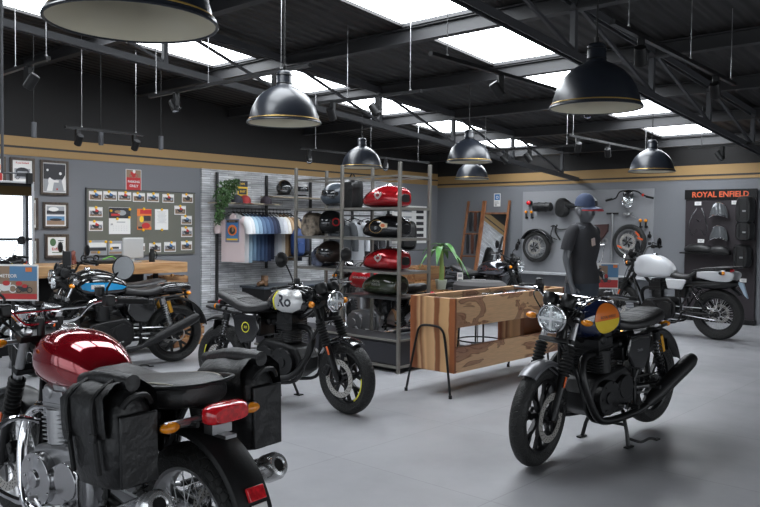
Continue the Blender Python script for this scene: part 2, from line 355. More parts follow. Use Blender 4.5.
# ---------------------------------------------------------------- motorcycles
tyre_m = tread()
FEND = [(0, -1), (.012, -.92), (.022, -.6), (.026, 0), (.022, .6), (.012, .92), (0, 1), (-.006, 1), (.016, .55), (.02, 0), (.016, -.55), (-.006, -1)]
def wheel(root, name, ax, Ro, w, Rr, style, xf, rim_m, discs=(1,), spoke_m=None, disc_r=.15, rim_line=None, deg=0):
    x, z = ax
    h = MB(xf)
    prof = [(Rr+.004, -w*.30), (Rr-.004, -w*.36), (Rr-.016, -w*.33), (Rr-.024, -w*.18), (Rr-.028, 0), (Rr-.024, w*.18), (Rr-.016, w*.33), (Rr-.004, w*.36), (Rr+.004, w*.30), (Rr-.008, w*.2), (Rr-.012, 0), (Rr-.008, -w*.2)]
    h.lathe(prof, (x, 0, z), (0, 1, 0), 40, True)
    h.lathe([(.022, -.075), (.042, -.07), (.045, -.045), (.032, -.03), (.032, .03), (.045, .045), (.042, .07), (.022, .075)], (x, 0, z), (0, 1, 0), 20)
    if style == 'alloy':
        for k in range(7):
            a = 2*PI*k/7 + deg
            d = V((math.cos(a), 0, math.sin(a))); t = V((-math.sin(a), 0, math.cos(a))); c = V((x, 0, z))
            h.bar(c+d*.035, c+d*(Rr*.55), .03, .026, up=(0, 1, 0))
            for q in (-1, 1): h.bar(c+d*(Rr*.52), c+d*(Rr-.012)+t*q*.045, .026, .018, up=(0, 1, 0))
    o = h.build(name, rim_m, root)
    if style == 'spoke':
        s = MB(xf)
        for k in range(36):
            a = 2*PI*k/36; side = 1 if k % 2 else -1; b = a + (.42 if (k//2) % 2 else -.42)
            s.tube([(x+.04*math.cos(b), side*.045, z+.04*math.sin(b)), (x+(Rr-.02)*math.cos(a), side*.004, z+(Rr-.02)*math.sin(a))], .0022, 4, caps=False)
        s.build('spokes', spoke_m or steel, o)
    ty = MB(xf); tw = w/2
    P = [(Rr-.006, -tw*.66), (Rr+.01, -tw*.82), (Rr+(Ro-Rr)*.5, -tw), (Ro-.028, -tw*.93), (Ro-.010, -tw*.62), (Ro-.002, -tw*.3), (Ro, 0), (Ro-.002, tw*.3), (Ro-.010, tw*.62), (Ro-.028, tw*.93), (Rr+(Ro-Rr)*.5, tw), (Rr+.01, tw*.82), (Rr-.006, tw*.66), (Rr, 0)]
    ty.lathe(P, (x, 0, z), (0, 1, 0), 56, True); ty.build('tyre', tyre_m, o)
    if rim_line:
        r_ = MB(xf); a_s, a_e = (R(-55), R(5)) if x > 0 else (R(150), R(215))
        for sd_ in (1, -1): r_.add([V((x+q*math.cos(a_s+(a_e-a_s)*k/20), sd_*w*.366, z+q*math.sin(a_s+(a_e-a_s)*k/20))) for k in range(21) for q in (Rr-.002, Rr-.014)], [(2*k, 2*k+1, 2*k+3, 2*k+2) for k in range(20)])
        tag(r_.build('rim_tape', rim_line, o), 'yellow stripe on the rim')
    for sd in discs:
        y = sd*.082; D = MB(xf)
        D.lathe([(disc_r*.72, y-.0025), (disc_r, y-.0025), (disc_r, y+.0025), (disc_r*.72, y+.0025)], (x, 0, z), (0, 1, 0), 48, True)
        for k in range(6):
            a = k*PI/3; D.bar((x+.03*math.cos(a), y, z+.03*math.sin(a)), (x+disc_r*.75*math.cos(a+.3), y, z+disc_r*.75*math.sin(a+.3)), .004, .018, mi=1)
        for k in range(24):
            for q, rr in enumerate((.79, .87, .94)):
                a = 2*PI*(k+q*.33)/24; px, pz = x+disc_r*rr*math.cos(a), z+disc_r*rr*math.sin(a)
                D.cyl((px, y-.0032, pz), (px, y+.0032, pz), .0045, n=6, mi=1)
        D.build('brake_disc', [disc_m, black], o)
    return o
disc_m = mat('machined brake disc', (.46, .44, .41), .4, .35)
def spring(mb, a, b, r, turns, wr, n=10):
    a = V(a); b = V(b); ax = (b-a); u, w = perp(ax); pts = []
    for i in range(turns*n+1):
        t = i/(turns*n); an = 2*PI*i/n; pts.append(a+ax*t+(u*math.cos(an)+w*math.sin(an))*r)
    return mb.tube(pts, wr, 5)
def bike(name, label, loc, heading, sp, lean=0, pitch=0, group=None, scale=1):
    g = sp.get
    root = thing(name, label, 'motorcycle', loc, (R(lean), R(pitch), R(heading)), group); root.scale = (scale,)*3
    L = g('L', 1.40); Rf = g('Rf', .322); Rb = g('Rb', .322); wf = g('wf', .105); wb = g('wb', .135)
    rk = R(g('rake', 24)); A = V((L/2, 0, Rf)); d = V((-math.sin(rk), 0, math.cos(rk))); nrm = V((math.cos(rk), 0, math.sin(rk)))
    piv = A - nrm*.045
    xf = Matrix.Translation(piv) @ Matrix.Rotation(R(g('steer', 0)), 4, d) @ Matrix.Translation(-piv)
    ft = lambda y, s, off=0: A + d*s + nrm*off + V((0, y, 0))
    fl = g('fork', .69)
    bm_ = g('bare', black); em = g('engine_m', black); fm = g('frame_m', black)
    # wheels
    wheel(root, 'front_wheel', (L/2, Rf), Rf, wf, g('Rrf', .238), g('wheels', 'alloy'), xf, g('rim_m', black), g('fdisc', (1,)), g('spoke_m'), g('fdr', .155), g('rim_line'), .2)
    wheel(root, 'rear_wheel', (-L/2, Rb), Rb, wb, g('Rrr', .238), g('wheels', 'alloy'), None, g('rim_m', black), (-1,), g('spoke_m'), .125, g('rim_line'), .5)
    # fork
    fk = MB(xf)
    for y in (-.098, .098):
        fk.tube([ft(y, -.02), ft(y, .03), ft(y, .16), ft(y, .30)], [.019, .027, .027, .030], 14)
        fk.cyl(ft(y, .28), ft(y, fl), .0215, n=12, mi=1); fk.cyl(ft(y, fl), ft(y, fl+.012), .026, n=14, mi=1)
    fk.cyl(ft(-.12, 0), ft(.12, 0), .012)
    fk.box(ft(0, fl-.02), (.06, .27, .035), Matrix.Rotation(-rk, 3, 'Y'), mi=2); fk.box(ft(0, fl-.2), (.05, .24, .03), Matrix.Rotation(-rk, 3, 'Y'), mi=2)
    fo = fk.build('front_fork', [g('slider_m', black), g('stan_m', black), g('yoke_m', black)], root, .004)
    if g('gaiters', 1):
        for y in (-.098, .098):
            ga = MB(xf); n = 9; P = []
            for i in range(n):
                s = .27+.20*i/n; P += [(.029, s), (.040, s+.007), (.040, s+.013), (.029, s+.020)]
            ga.lathe(P, A+V((0, y, 0)), d, 16); ga.build('fork_gaiter', rubber, fo)
    else: pass
    cal = MB(xf); c0 = A+V((0, g('fdisc', (1,))[0]*.088, 0)); cal.box(c0+V((-.12, 0, .06)), (.05, .045, .10), Matrix.Rotation(R(28), 3, 'Y')); cal.cyl(c0+V((-.125, .0, .07)), c0+V((-.125, .03*g('fdisc', (1,))[0], .07)), .018)
    cal.build('brake_caliper', g('cal_m', black), root, .006)
    ho = MB(xf); sd = g('fdisc', (1,))[0]; ho.tube([c0+V((-.11, 0, .1)), c0+V((-.09, .01, .2)), ft(sd*.11, .4, .03), ft(sd*.07, .6, .06), ft(sd*.12, .78, -.02)], .005, 6, smooth=5)
    ho.build('brake_hose', rubber, root)
    for y in (-.118, .118):
        fr = MB(xf); fr.box(A+V((-.075 if y > 0 else -.07, y+math.copysign(.012, y), .22)), (.018, .008, .07), Matrix.Rotation(-rk, 3, 'Y'))
        fr.build('fork_reflector', mat('orange reflector', (.75, .12, .02), .25, coat=.5), root, .003)
    # front fender
    hw = wf/2+.008; a0, a1 = g('ffend', (R(48), R(142)))
    if g('high_fender'):
        b = MB(xf); b.body([(L/2+.36, .70, .715, .02), (L/2+.30, .70, .725, .05), (L/2+.1, .72, .755, .07), (L/2-.1, .72, .765, .075), (L/2-.25, .70, .72, .05)], 16, 4); b.build('front_fender', g('fend_m', black), root)
    else:
        b = MB(xf); b.arcband((L/2, 0, Rf), Rf+.002, a0, a1, [(dr, y*hw) for dr, y in FEND], 20)
        b.tube([ft(.07, .27), (L/2+.01, hw, Rf+Rf*.98)], .006, 6); b.tube([ft(-.07, .27), (L/2+.01, -hw, Rf+Rf*.98)], .006, 6)
        b.build('front_fender', g('fend_m', black), root)
    # headlight
    hr = g('hr', .09); hs = g('hs', .60); H = ft(0, hs*fl/.69, g('hoff', .135)); fw = V((math.cos(R(4)), 0, -math.sin(R(4))))
    hl = MB(xf); hl.lathe([(.02, -.115), (.06, -.10), (hr*.86, -.06), (hr*.97, -.02), (hr, .012), (hr-.012, .016)], H, fw, 28)
    for y in (-1, 1): hl.bar(H+V((-.02, y*hr*.9, 0)), ft(y*.1, hs*fl/.69, .0), .02, .035)
    ho_ = hl.build('headlight', g('head_m', black), root)
    rg = MB(xf); rg.torus(H+fw*.012, fw, hr-.004, .008, 32, 8); rg.build('headlight_ring', g('ring_m', chrome), ho_)
    ln = MB(xf); ln.lathe([(.0001, .028), (hr*.4, .025), (hr*.75, .018), (hr-.01, .008)], H, fw, 28)
    cr = .010; ln.box(H+fw*.028, (.006, hr*1.65, .014), mi=1); ln.box(H+fw*.026, (.006, .014, hr*1.5), mi=1)
    for yy in (-1, 1):
        for zz in (-1, 1): ln.sphere(H+fw*.012+V((0, yy*hr*.42, zz*hr*.42)), (.012, .017, .017), 10, 6, mi=2)
    ln.build('headlight_lens', [glass_l, mat('lamp white bar', (.8, .82, .85), .3), chrome], ho_)
    # indicators
    def sig(p, out, x, parent, xfm, r=.026):
        m = MB(xfm); q = V(p)+V((0, out, 0)); m.tube([p, q], .009, 8); m.lathe([(.001, -.05), (r*.7, -.04), (r, -.01), (r, .005)], q+V((0, math.copysign(r, out), 0)), (x, 0, 0), 14)
        o = m.build('turn_signal', g('sig_m', black), parent); l = MB(xfm); l.lathe([(r, .003), (r*.96, .02), (r*.6, .034), (.001, .038)], q+V((0, math.copysign(r, out), 0)), (x, 0, 0), 16)
        l.build('amber_lens', amber, o)
    def sig_long(p, out, x, parent, xfm):
        m = MB(xfm); q = V(p)+V((0, out, 0)); s_ = math.copysign(1, out); m.tube([p, q], .011, 8); o = m.build('turn_signal', g('sig_m', black), parent)
        l = MB(xfm); l.sphere(q+V((0, s_*.038, 0)), (.024, .040, .021), 14, 10); l.build('amber_lens', amber, o)
    sg = sig_long if g('sig', 'long') == 'long' else sig
    for y in (-1, 1): sg(ft(y*.10, (hs+.02)*fl/.69, .05), y*.055, 1, root, xf)
    # clocks
    for y in g('clocks', (-.062, .062)):
        m = MB(xf); c = ft(y, fl+.065, .095); ax = V((-.5, 0, .87)).normalized()
        m.lathe([(.001, -.08), (.032, -.075), (.047, -.045), (.052, 0), (.048, .009), (.041, .0)], c, ax, 22); o = m.build('instrument_clock', g('clock_m', black), root)
        m = MB(xf); m.lathe([(.041, .002), (.001, .004)], c, ax, 22); m.build('dial_glass', mat('dial face', (.03, .03, .035), .15, coat=1), o)
    if g('screen'):
        m = MB(xf); m.body([(A.x-.16, .93, 1.2, .10), (A.x-.13, .93, 1.18, .13), (A.x-.10, .93, 1.15, .135), (A.x-.09, .94, 1.1, .12)], 20, 3); m.build('windscreen', mat('smoked screen', (.03, .03, .035), .1, coat=1), root)
    # handlebar
    bc = ft(0, fl+.055, -.01); bx, bz = bc.x, bc.z; rs = g('rise', .07); bw = g('bw', .39); bb = g('back', .12)
    pts = [(bx-bb, -bw, bz+rs-.01), (bx-bb*.55, -.29, bz+rs+.005), (bx-.02, -.20, bz+rs-.01), (bx, -.12, bz), (bx, 0, bz)]
    pts = pts+[(p[0], -p[1], p[2]) for p in pts[-2::-1]]
    hb = MB(xf); hb.tube(pts, .0115, 10, smooth=4)
    if g('crossbar'): hb.tube([(bx-.02, -.17, bz+rs*.6+.01), (bx-.02, .17, bz+rs*.6+.01)], .008, 8)
    for y in (-.045, .045): hb.cyl((bx, y, bz-.06), (bx, y, bz+.02), .018, mi=1)
    hbo = hb.build('handlebar', [g('bar_m', black), g('yoke_m', black)], root)
    for y in (-1, 1):
        p0 = V((bx-bb*.66, y*(bw-.13), bz+rs)); p1 = V((bx-bb, y*bw, bz+rs-.01)); dd = (p1-p0).normalized()
        m = MB(xf); m.tube([p0+dd*.02, p0+dd*.03, p1-dd*.01, p1, p1+dd*.005], [.021, .0165, .0165, .020, .020], 12); m.cyl(p1+dd*.005, p1+dd*.028, .014); m.build('grip', rubber, hbo)
        m = MB(xf); m.box(p0-dd*.02, (.05, .05, .055), mi=0); 
        if y < 0: m.cyl(p0-dd*.04+V((.04, 0, .02)), p0-dd*.04+V((.04, 0, .065)), .024)
        m.build('switch_housing', black, hbo, .008)
        m = MB(xf); q = p0+V((.045, 0, 0)); m.tube([q, q+dd*.05+V((.015, 0, -.003)), q+dd*.16+V((.005, 0, -.004)), q+dd*.19+V((.012, 0, -.004))], [.009, .007, .0055, .008], 8, smooth=3); m.build('brake_lever' if y < 0 else 'clutch_lever', g('lever_m', steel), hbo)
        mp = g('mirrors')
        if mp:
            ms = V(mp); ms.y *= y; b0 = p0-dd*.02+V((.01, 0, .02)); c = b0+ms
            m = MB(xf); m.tube([b0, b0+V((0, 0, .04)), c-V((0, y*.03, .02)), c], .006, 8, smooth=4)
            o = m.build('mirror', black, hbo); m = MB(xf); mr_ = g('mir', 1); m.lathe([(.001*mr_, .022), (.035*mr_, .018), (.058*mr_, .006), (.062*mr_, -.004), (.058*mr_, -.007)], c, (1, .0, 0), 24); m.build('mirror_housing', black, o)
            m = MB(xf); m.lathe([(.057*mr_, -.0065), (.0001, -.0065)], c, (1, 0, 0), 24); m.build('mirror_glass', mat('mirror glass', (.10, .105, .11), .12, 1), o)
    cb = MB(xf)
    for y in (-1, 1): cb.tube([(bx-.03, y*.24, bz+rs-.01), (bx+.10, y*.18, bz+.03), (bx+.08, y*.07, bz-.12), (bx-.04, y*.04, bz-.22)], .0045, 6, smooth=5)
    cb.tube([(bx-.03, .22, bz+rs), (bx+.13, .10, bz+.02), (bx+.10, .02, bz-.15), (bx-.02, .02, bz-.3)], .005, 6, smooth=5)
    cb.build('control_cable', rubber, hbo)
    # tank
    dx = (L-1.40)/2
    T = g('tank', [(.372, .855, .90, .03, 2), (.355, .82, .935, .085, 2.2), (.29, .775, .985, .128, 2.3), (.19, .755, 1.008, .148, 2.4), (.07, .755, 1.003, .150, 2.5), (-.05, .76, .972, .130, 2.5), (-.13, .775, .925, .10, 2.4), (-.165, .80, .88, .05, 2)])
    tk = MB(); tk.body(T, 40, 6); to = tk.build('fuel_tank', g('tank_m', gloss), root, smooth=60)
    cx = g('cap_x', .20); Si = min(interp(T, 8), key=lambda q: abs(q[0]-cx)); m = MB(); m.lathe([(.001, .022), (.028, .022), (.033, .015), (.034, .006), (.043, .003), (.045, -.01)], (cx, 0, Si[2]-.002), (.04, 0, 1), 24)
    m.build('filler_cap', g('cap_m', chrome), to)
    if g('decal'): g('decal')(to, T)
    # seat
    S = g('seat', [(-.10, .80, .845, .06, 2.5), (-.14, .765, .85, .10, 3), (-.24, .75, .832, .132, 3), (-.36, .745, .828, .146, 3), (-.48, .748, .84, .15, 3), (-.60, .755, .858, .145, 3), (-.70, .77, .868, .125, 3), (-.755, .80, .855, .07, 2.5)])
    st = MB(); st.body(S, 32, 5); so = st.build('seat', g('seat_m', leather), root, smooth=60)
    if g('quilt'):
        m = MB(); Sx = interp(S, 6)
        for xq in [i*.032-.68 for i in range(15)]:
            s_ = min(Sx, key=lambda q: abs(q[0]-xq)); pts = []
            for k in range(-5, 6):
                yy = s_[3]*.72*k/5; zz = s_[1]+(s_[2]-s_[1])*.42+(s_[2]-s_[1])*.58*(1-abs(yy/s_[3])**s_[4])**(1/s_[4]); pts.append((xq, yy, zz+.0005))
            m.tube(pts, .0028, 5)
        m.build('seat_rib', g('seat_m', leather), so)
    if g('piping'):
        for y in (-1, 1):
            m = MB(); pts = []
            for xq in g('piping'):
                s_ = min(interp(S, 8), key=lambda q: abs(q[0]-xq)); zz = s_[1]+(s_[2]-s_[1])*.88; pts.append((xq, y*(ysurf(S, xq, zz)+.001), zz))
            m.tube(pts, .004, 6, smooth=3)
            tag(m.build('seat_piping', mat('cream piping', (.62, .58, .48), .6), so), 'cream piping along the seat edge')
    # frame
    f = MB()
    sp_ = A+d*.5-nrm*.045; sh = A+d*(fl-.02)-nrm*.045
    f.cyl(sp_, sh, .032)
    f.tube([sh, (.22+dx, 0, .74), (-.15, 0, .71), (-.45, 0, .70)], .024, 10, smooth=4)
    for y in (-1, 1):
        f.tube([sp_, (.36+dx, y*.07, .52), (.31, y*.12, .26), (.1, y*.13, .19), (-.2, y*.13, .20), (-.28, y*.12, .34), (-.24, y*.11, .62), (-.2, y*.08, .72)], .015, 8, smooth=4)
        f.tube([(-.16, y*.09, .70), (-.42, y*.13, .725), (-.70, y*.13, .745), (-.84, y*.09, .755)], .012, 8, smooth=4)
        f.tube([(-.26, y*.12, .40), (-.46, y*.14, .72)], .012, 8)
    f.build('frame', fm, root)
    s_ = MB()
    for y in (-1, 1):
        s_.tube([(-.24, y*.10, .36), (-.45, y*.125, .345), (-L/2-.03, y*.125, Rb)], [.022, .018, .016], 8); s_.box((-L/2, y*.128, Rb), (.09, .02, .04)); s_.cyl((-L/2, y*.10, Rb), (-L/2, y*.155, Rb), .016)
    s_.build('swingarm', black, root, .003)
    for y in (-1, 1):
        a = V((-L/2+.10, y*.158, Rb+.07)); b = V((-.50, y*.158, .725)) if g('mono') is None else V((-.40, y*.12, .68)); u_ = b-a
        m = MB(); m.cyl(a, a+u_*.45, .016); m.cyl(a+u_*.40, b, .010, mi=1); m.cyl(a+u_*.02, a+u_*.10, .03); m.cyl(a+u_*.84, b, .029, mi=0); m.cyl(a-V((0, .02, 0)), a+V((0, .02, 0)), .015)
        o = m.build('shock_absorber', [g('shock_m', black), chrome], root); q = MB(); spring(q, a+u_*.10, a+u_*.84, .028, 10, .0048); q.build('spring', g('spring_m', black), o)
        if g('piggy'):
            q = MB(); q.cyl(a+u_*.50+V((-.052, 0, .01)), a+u_*.86+V((-.052, 0, .01)), .021); tag(q.build('reservoir', mat('gold anodised', (.75, .38, .05), .35, .8), o), 'gold gas reservoir')
    # side panels
    for y in (-1, 1):
        pl = MB(); out = g('panel', [(-.14, .74), (-.12, .60), (-.2, .50), (-.33, .47), (-.40, .56), (-.43, .70), (-.40, .73)]); pl.prism(out, y*.135, y*.165)
        po = pl.build('side_panel', g('panel_m', gloss), root, .012)
        if g('panel_decal'): g('panel_decal')(po, y)
    # engine
    twin = g('twin', 1); ew = .15 if twin else .12; tl = g('tilt', .06)
    e = MB(); e.prism([(-.20, .33), (-.16, .25), (-.05, .225), (.20, .225), (.30, .29), (.315, .40), (.26, .49), (.10, .52), (-.10, .54), (-.19, .47)], -ew, ew)
    eo = e.build('engine', g('case_m', em), root, .02)
    for y in (-1, 1):
        c = MB()
        o1 = circ(28, .125, .115, .17 if y > 0 else .14, .365); c.prism(o1, y*(ew-.01), y*(ew+.045))
        c.prism(circ(24, .085, .08, -.06, .40), y*(ew-.01), y*(ew+.035)); c.prism([(-.15, .30), (.2, .255), (.26, .34), (-.02, .47), (-.15, .45)], y*(ew-.01), y*(ew+.028))
        c.prism(circ(20, .04, .04, .18 if y > 0 else .15, .365), y*(ew+.04), y*(ew+.055))
        for k in range(7):
            a = k*2*PI/7; c.cyl((.155+.105*math.cos(a), y*(ew+.03), .365+.097*math.sin(a)), (.155+.105*math.cos(a), y*(ew+.05), .365+.097*math.sin(a)), .008, n=8)
        c.build('engine_cover', g('cover_m', em), eo, .012)
    cm = MB(); cw = .14 if twin else .10; M = Matrix.Translation((.11, 0, .52)) @ Matrix.Rotation(tl, 4, 'Y')
    nf = 7
    for k in range(nf): p = M @ V((0, 0, k*.019+.012)); cm.box(p, (.18, cw*2, .006), M.to_3x3())
    for y in ((-.08, .08) if twin else (0,)): cm.cyl(M @ V((0, y, 0)), M @ V((0, y, .15)), .075 if twin else .085, n=20)
    for k in range(5): p = M @ V((0, 0, .155+k*.018)); cm.box(p, (.19-.012*k, cw*2+.01-.02*k, .006), M.to_3x3())
    cm.box(M @ V((0, 0, .17)), (.17, cw*1.9, .12), M.to_3x3())
    cm.build('cylinder', g('fin_m', em), eo, .002)
    hd = MB(); hd.box(M @ V((-.02, 0, .245)), (.15, cw*1.8, .05), M.to_3x3())
    for y in (-1, 1): hd.cyl(M @ V((.03, y*cw*.5, .225)), M @ V((.03, y*cw*1.02, .225)), .036)
    hd.build('rocker_cover', g('rocker_m', em), eo, .014)
    it = MB()
    for y in ((-.07, .07) if twin else (0,)):
        it.cyl((.0, y, .66), (-.12, y, .67), .027); it.cyl((-.12, y, .67), (-.2, y, .67), .036)
    it.box((-.25, 0, .62), (.16, .20, .16)); it.build('air_box', black, root, .02)
    for y in (-1, 1):
        pg = MB(); pg.tube([(-.05, y*.17, .28), (-.03, y*.20, .285)], .012); pg.cyl((-.03, y*.19, .285), (-.03, y*.29, .285), .015, mi=1); pg.build('footpeg', [g('peg_m', steel), rubber], root)
        pg = MB(); pg.tube([(-.28, y*.13, .35), (-.36, y*.19, .36)], .012); pg.cyl((-.36, y*.18, .36), (-.36, y*.27, .36), .013, mi=1); pg.build('footpeg', [g('peg_m', steel), rubber], root)
    pd = MB(); pd.tube([(-.06, .2, .30), (.04, .235, .28), (.10, .235, .31)], .007, 8); pd.cyl((.10, .22, .31), (.10, .26, .31), .011); pd.build('gear_pedal', steel, root)
    pd = MB(); pd.tube([(-.06, -.2, .28), (.05, -.25, .25), (.12, -.25, .27)], .008, 8); pd.box((.12, -.25, .275), (.04, .04, .01)); pd.build('brake_pedal', steel, root)
    # exhaust
    em_z = g('muf_z', .45); hm = g('pipe_m', black); mm = g('muf_m', matte)
    sides = (-1, 1) if twin else (-1,)
    for y in sides:
        hx = .085 if twin else .0
        ph = MB(); b0 = .20
        if twin: pts = [(b0, y*.085, .645), (b0+.12, y*.095, .64), (b0+.185, y*.12, .56), (b0+.17, y*.15, .42), (b0+.10, y*.175, .26), (b0-.03, y*.19, .215), (-.15, y*.20, .215), (-.30, y*.215, .25)]
        else: pts = [(b0, 0, .65), (b0+.11, -.01, .64), (b0+.175, -.04, .56), (b0+.16, -.09, .42), (b0+.08, -.14, .29), (b0-.05, -.175, .235), (-.15, -.19, .235), (-.30, -.20, .27)]
        ph.tube(pts, .0255, 14, smooth=5)
        po = ph.build('exhaust_pipe', hm, root)
        m0 = V((-.27, y*.212, .245)); m1 = V((g('muf_x', -.88), y*.275, em_z)); dr = m1-m0
        mu = MB(); fr_ = [(0, .024), (.10, .040), (.22, .050), (.82, .054), (.93, .050), (1.0, .036)]
        mu.tube([m0+dr*t for t, _ in fr_], [r_*g('muf_r', 1) for _, r_ in fr_], 20)
        mo = mu.build('muffler', mm, root)
        if g('muf_tip'):
            tp = MB(); tp.lathe([(.052, -.075), (.056, -.06), (.055, -.005), (.044, .014), (.030, .016), (.025, .010), (.025, .002)], m1, dr, 24); tp.build('muffler_tip', g('muf_tip'), mo)
            tp = MB(); tp.disc(m1+dr.normalized()*.0075, dr, .0245); tp.build('tailpipe_bore', mat('bore shade black', (.002, .002, .002), .9), mo)  # flat near-black disc, paints the shade inside the open pipe end
        else:
            tp = MB(); tp.lathe([(.034, -.006), (.026, .008), (.018, .004), (.001, -.01)], m1, dr, 20); tp.build('tailpipe_bore', black, mo)
    # rear fender
    rf = MB(); ra0, ra1 = g('rfend', (R(70), R(172))); hwb = wb/2+.012
    rf.arcband((-L/2, 0, Rb+.02), Rb+.035, ra0, ra1, [(dr_, y*hwb) for dr_, y in FEND], 22)
    rfo = rf.build('rear_fender', g('rfend_m', black), root)
    tx, tz = g('tail', (-.86, .76))
    if g('tail_style', 'round') == 'wide':
        m = MB(); m.body([(tx+.03, tz-.03, tz+.03, .07, 3), (tx, tz-.035, tz+.038, .095, 4), (tx-.035, tz-.034, tz+.036, .09, 4), (tx-.055, tz-.026, tz+.028, .075, 3)], 24, 3); o = m.build('tail_light', redlens, root)
        m = MB(); m.box((tx+.03, 0, tz-.01), (.02, .13, .05)); m.tube([(tx+.06, -.21, tz-.02), (tx+.06, .21, tz-.02)], .011); m.box((tx+.03, 0, tz-.06), (.05, .09, .04)); m.box((tx-.01, 0, tz-.085), (.07, .05, .012)); m.build('tail_light_bracket', steel, o)
    else:
        m = MB(); m.box((tx+.03, 0, tz), (.07, .10, .045)); m.build('tail_housing', black, root, .01); m = MB(); m.body([(tx, tz-.022, tz+.024, .05, 3), (tx-.02, tz-.02, tz+.022, .046, 3), (tx-.03, tz-.012, tz+.014, .03, 3)], 20, 2); m.build('tail_light', redlens, root)
    for y in (-1, 1): sg(V((tx+.06, y*g('sigy', .07), tz-.03)), y*g('sigw', .06), -1, root, None)
    pt = MB(); pt.tube([(tx+.04, 0, tz-.05), (tx-.02, 0, tz-.16)], .012); pt.box((tx-.03, 0, tz-.2), (.01, .17, .09), Matrix.Rotation(R(15), 3, 'Y')); 
    if g('plate', 1): pt.build('plate_bracket', black, root)
    if g('grab'):
        m = MB()
        for y in (-1, 1): m.tube([(-.40, y*.15, .76), (-.50, y*.172, .80), (-.62, y*.175, .865), (-.76, y*.14, .885), (-.80, y*.06, .885), (-.80, 0, .885)], .009, 8, smooth=4)
        m.build('grab_rail', g('grab_m', black), root)
    # chain
    ch = MB(); ch.tube([(-.2, .105, .42), (-L/2, .105, Rb+.075)], .007, 6); ch.tube([(-.2, .105, .32), (-L/2, .105, Rb-.075)], .007, 6); ch.lathe([(.07, -.003), (.08, -.003), (.08, .003), (.07, .003)], (-L/2, .105, Rb), (0, 1, 0), 32, True); ch.build('chain', steel, root)
    # stands
    if g('centre_stand'):
        m = MB(); zf = g('cs_drop', 0)
        for y in (-1, 1): m.tube([(-.13, y*.11, .22), (-.10, y*.16, .08), (-.085, y*.18, zf+.012)], .014, 8); m.box((-.085, y*.185, zf+.008), (.085, .035, .012), Matrix.Rotation(-R(pitch), 3, 'Y'))
        m.cyl((-.11, -.15, .12), (-.11, .15, .12), .012); m.tube([(-.10, .18, zf+.06), (-.16, .23, zf+.035), (-.26, .24, zf+.04), (-.31, .26, zf+.03)], .010, 8, smooth=4); m.box((-.33, .26, zf+.024), (.05, .03, .012))
        m.build('centre_stand', black, root, .002)
    else:
        m = MB(); zf = g('ss_drop', 0.03); m.tube([(-.02, .12, .22), (-.04, .20, .12), (-.05, .27, zf+.01)], .012, 8, smooth=3); m.box((-.05, .275, zf+.006), (.07, .05, .010)); m.build('side_stand', black, root)
    if g('extra'): g('extra')(root, xf, A, d, nrm, fl)
    return root

# ---- decals
def side_decal(parent, T, name, shapes, mats, side, off=.0025, label=None):
    """shapes: list of (polygon list, mi) or ('text', str, size, x, z, mi, bold) laid on the tank side, x forward, z up"""
    m = MB()
    for s in shapes:
        if s[0] == 'text':
            _, tx, size, cx, cz, mi, bold = s; vs, fs = glyphs(tx, size, bold); P = [(cx+(-u if side > 0 else u), cz+v) for u, v in vs]
            m.add([V((x, side*(ysurf(T, x, z)+off+.001), z)) for x, z in P], fs, mi)
        else:
            poly, mi = s; q_ = []
            for i in range(len(poly)):
                a_, b_ = poly[i], poly[(i+1) % len(poly)]; k_ = max(1, int(math.hypot(b_[0]-a_[0], b_[1]-a_[1])/.012)); q_ += [(a_[0]+(b_[0]-a_[0])*j/k_, a_[1]+(b_[1]-a_[1])*j/k_) for j in range(k_)]
            poly = q_; cx = sum(p[0] for p in poly)/len(poly); cz = sum(p[1] for p in poly)/len(poly); n = len(poly); vs = []; K = 9
            for k in range(K+1):
                t = k/K
                for x, z in poly: X = cx+(x-cx)*t; Z = cz+(z-cz)*t; vs.append(V((X, side*(ysurf(T, X, Z)+off+mi*.0004), Z)))
            fs = [(k*n+i, k*n+(i+1) % n, (k+1)*n+(i+1) % n, (k+1)*n+i) for k in range(K) for i in range(n)]
            m.add(vs, fs, mi)
    o = m.build(name, mats, parent, smooth=60)
    if label: o['label'] = label
    return o
# ---------------------------------------------------------------- the room
XW, YW = 13.2, 10.25
XB, YF = -4.0, -5.2
roof = lambda x: 2.95+.08*(XW-x)
grey_wall = mat('mid grey wall paint', (.180, .187, .202), .75, bump=.05, scale=200)
dark_wall = mat('charcoal wall paint', (.009, .008, .008), .7)
ochre = mat('ochre paint band', (.35, .22, .09), .65)
line_m = mat('dark line paint', (.03, .027, .027), .6)
roof_m = corrugated('black corrugated roof', (.0085, .0072, .007))
steelwork = mat('grey painted steelwork', (.055, .057, .063), .45)
purlin_m = mat('dark purlin steel', (.026, .026, .028), .5)
m = MB(); m.bx((XB-.2, YF-.2, -.2), (XW+.2, YW+.2, 0)); struct('floor', m, floor_mat())
SKY = [(4.12, 5.14), (7.45, 8.32)]
PUR = [1.20, 2.83, 4.46, 6.09, 7.72, 9.35, 10.98, 12.61]
def slab(mb, x0, x1, y0, y1, dz=0, t=.08):
    vs = [(x, y, roof(x)+dz+h) for h in (0, t) for x, y in ((x0, y0), (x1, y0), (x1, y1), (x0, y1))]
    mb.add(vs, [(0, 1, 2, 3), (7, 6, 5, 4), (0, 4, 5, 1), (1, 5, 6, 2), (2, 6, 7, 3), (3, 7, 4, 0)])
m = MB()
for y0, y1 in ((YF-.2, SKY[0][0]), (SKY[0][1], SKY[1][0]), (SKY[1][1], YW+.2)): slab(m, XB-.2, XW+.2, y0, y1)
for y0, y1 in SKY: slab(m, XB-.2, .2, y0, y1); slab(m, 13.0, XW+.2, y0, y1)
struct('ceiling', m, roof_m)
skyl = mat('translucent daylight panel', (.90, .95, 1.0), .5, emit=9.5)
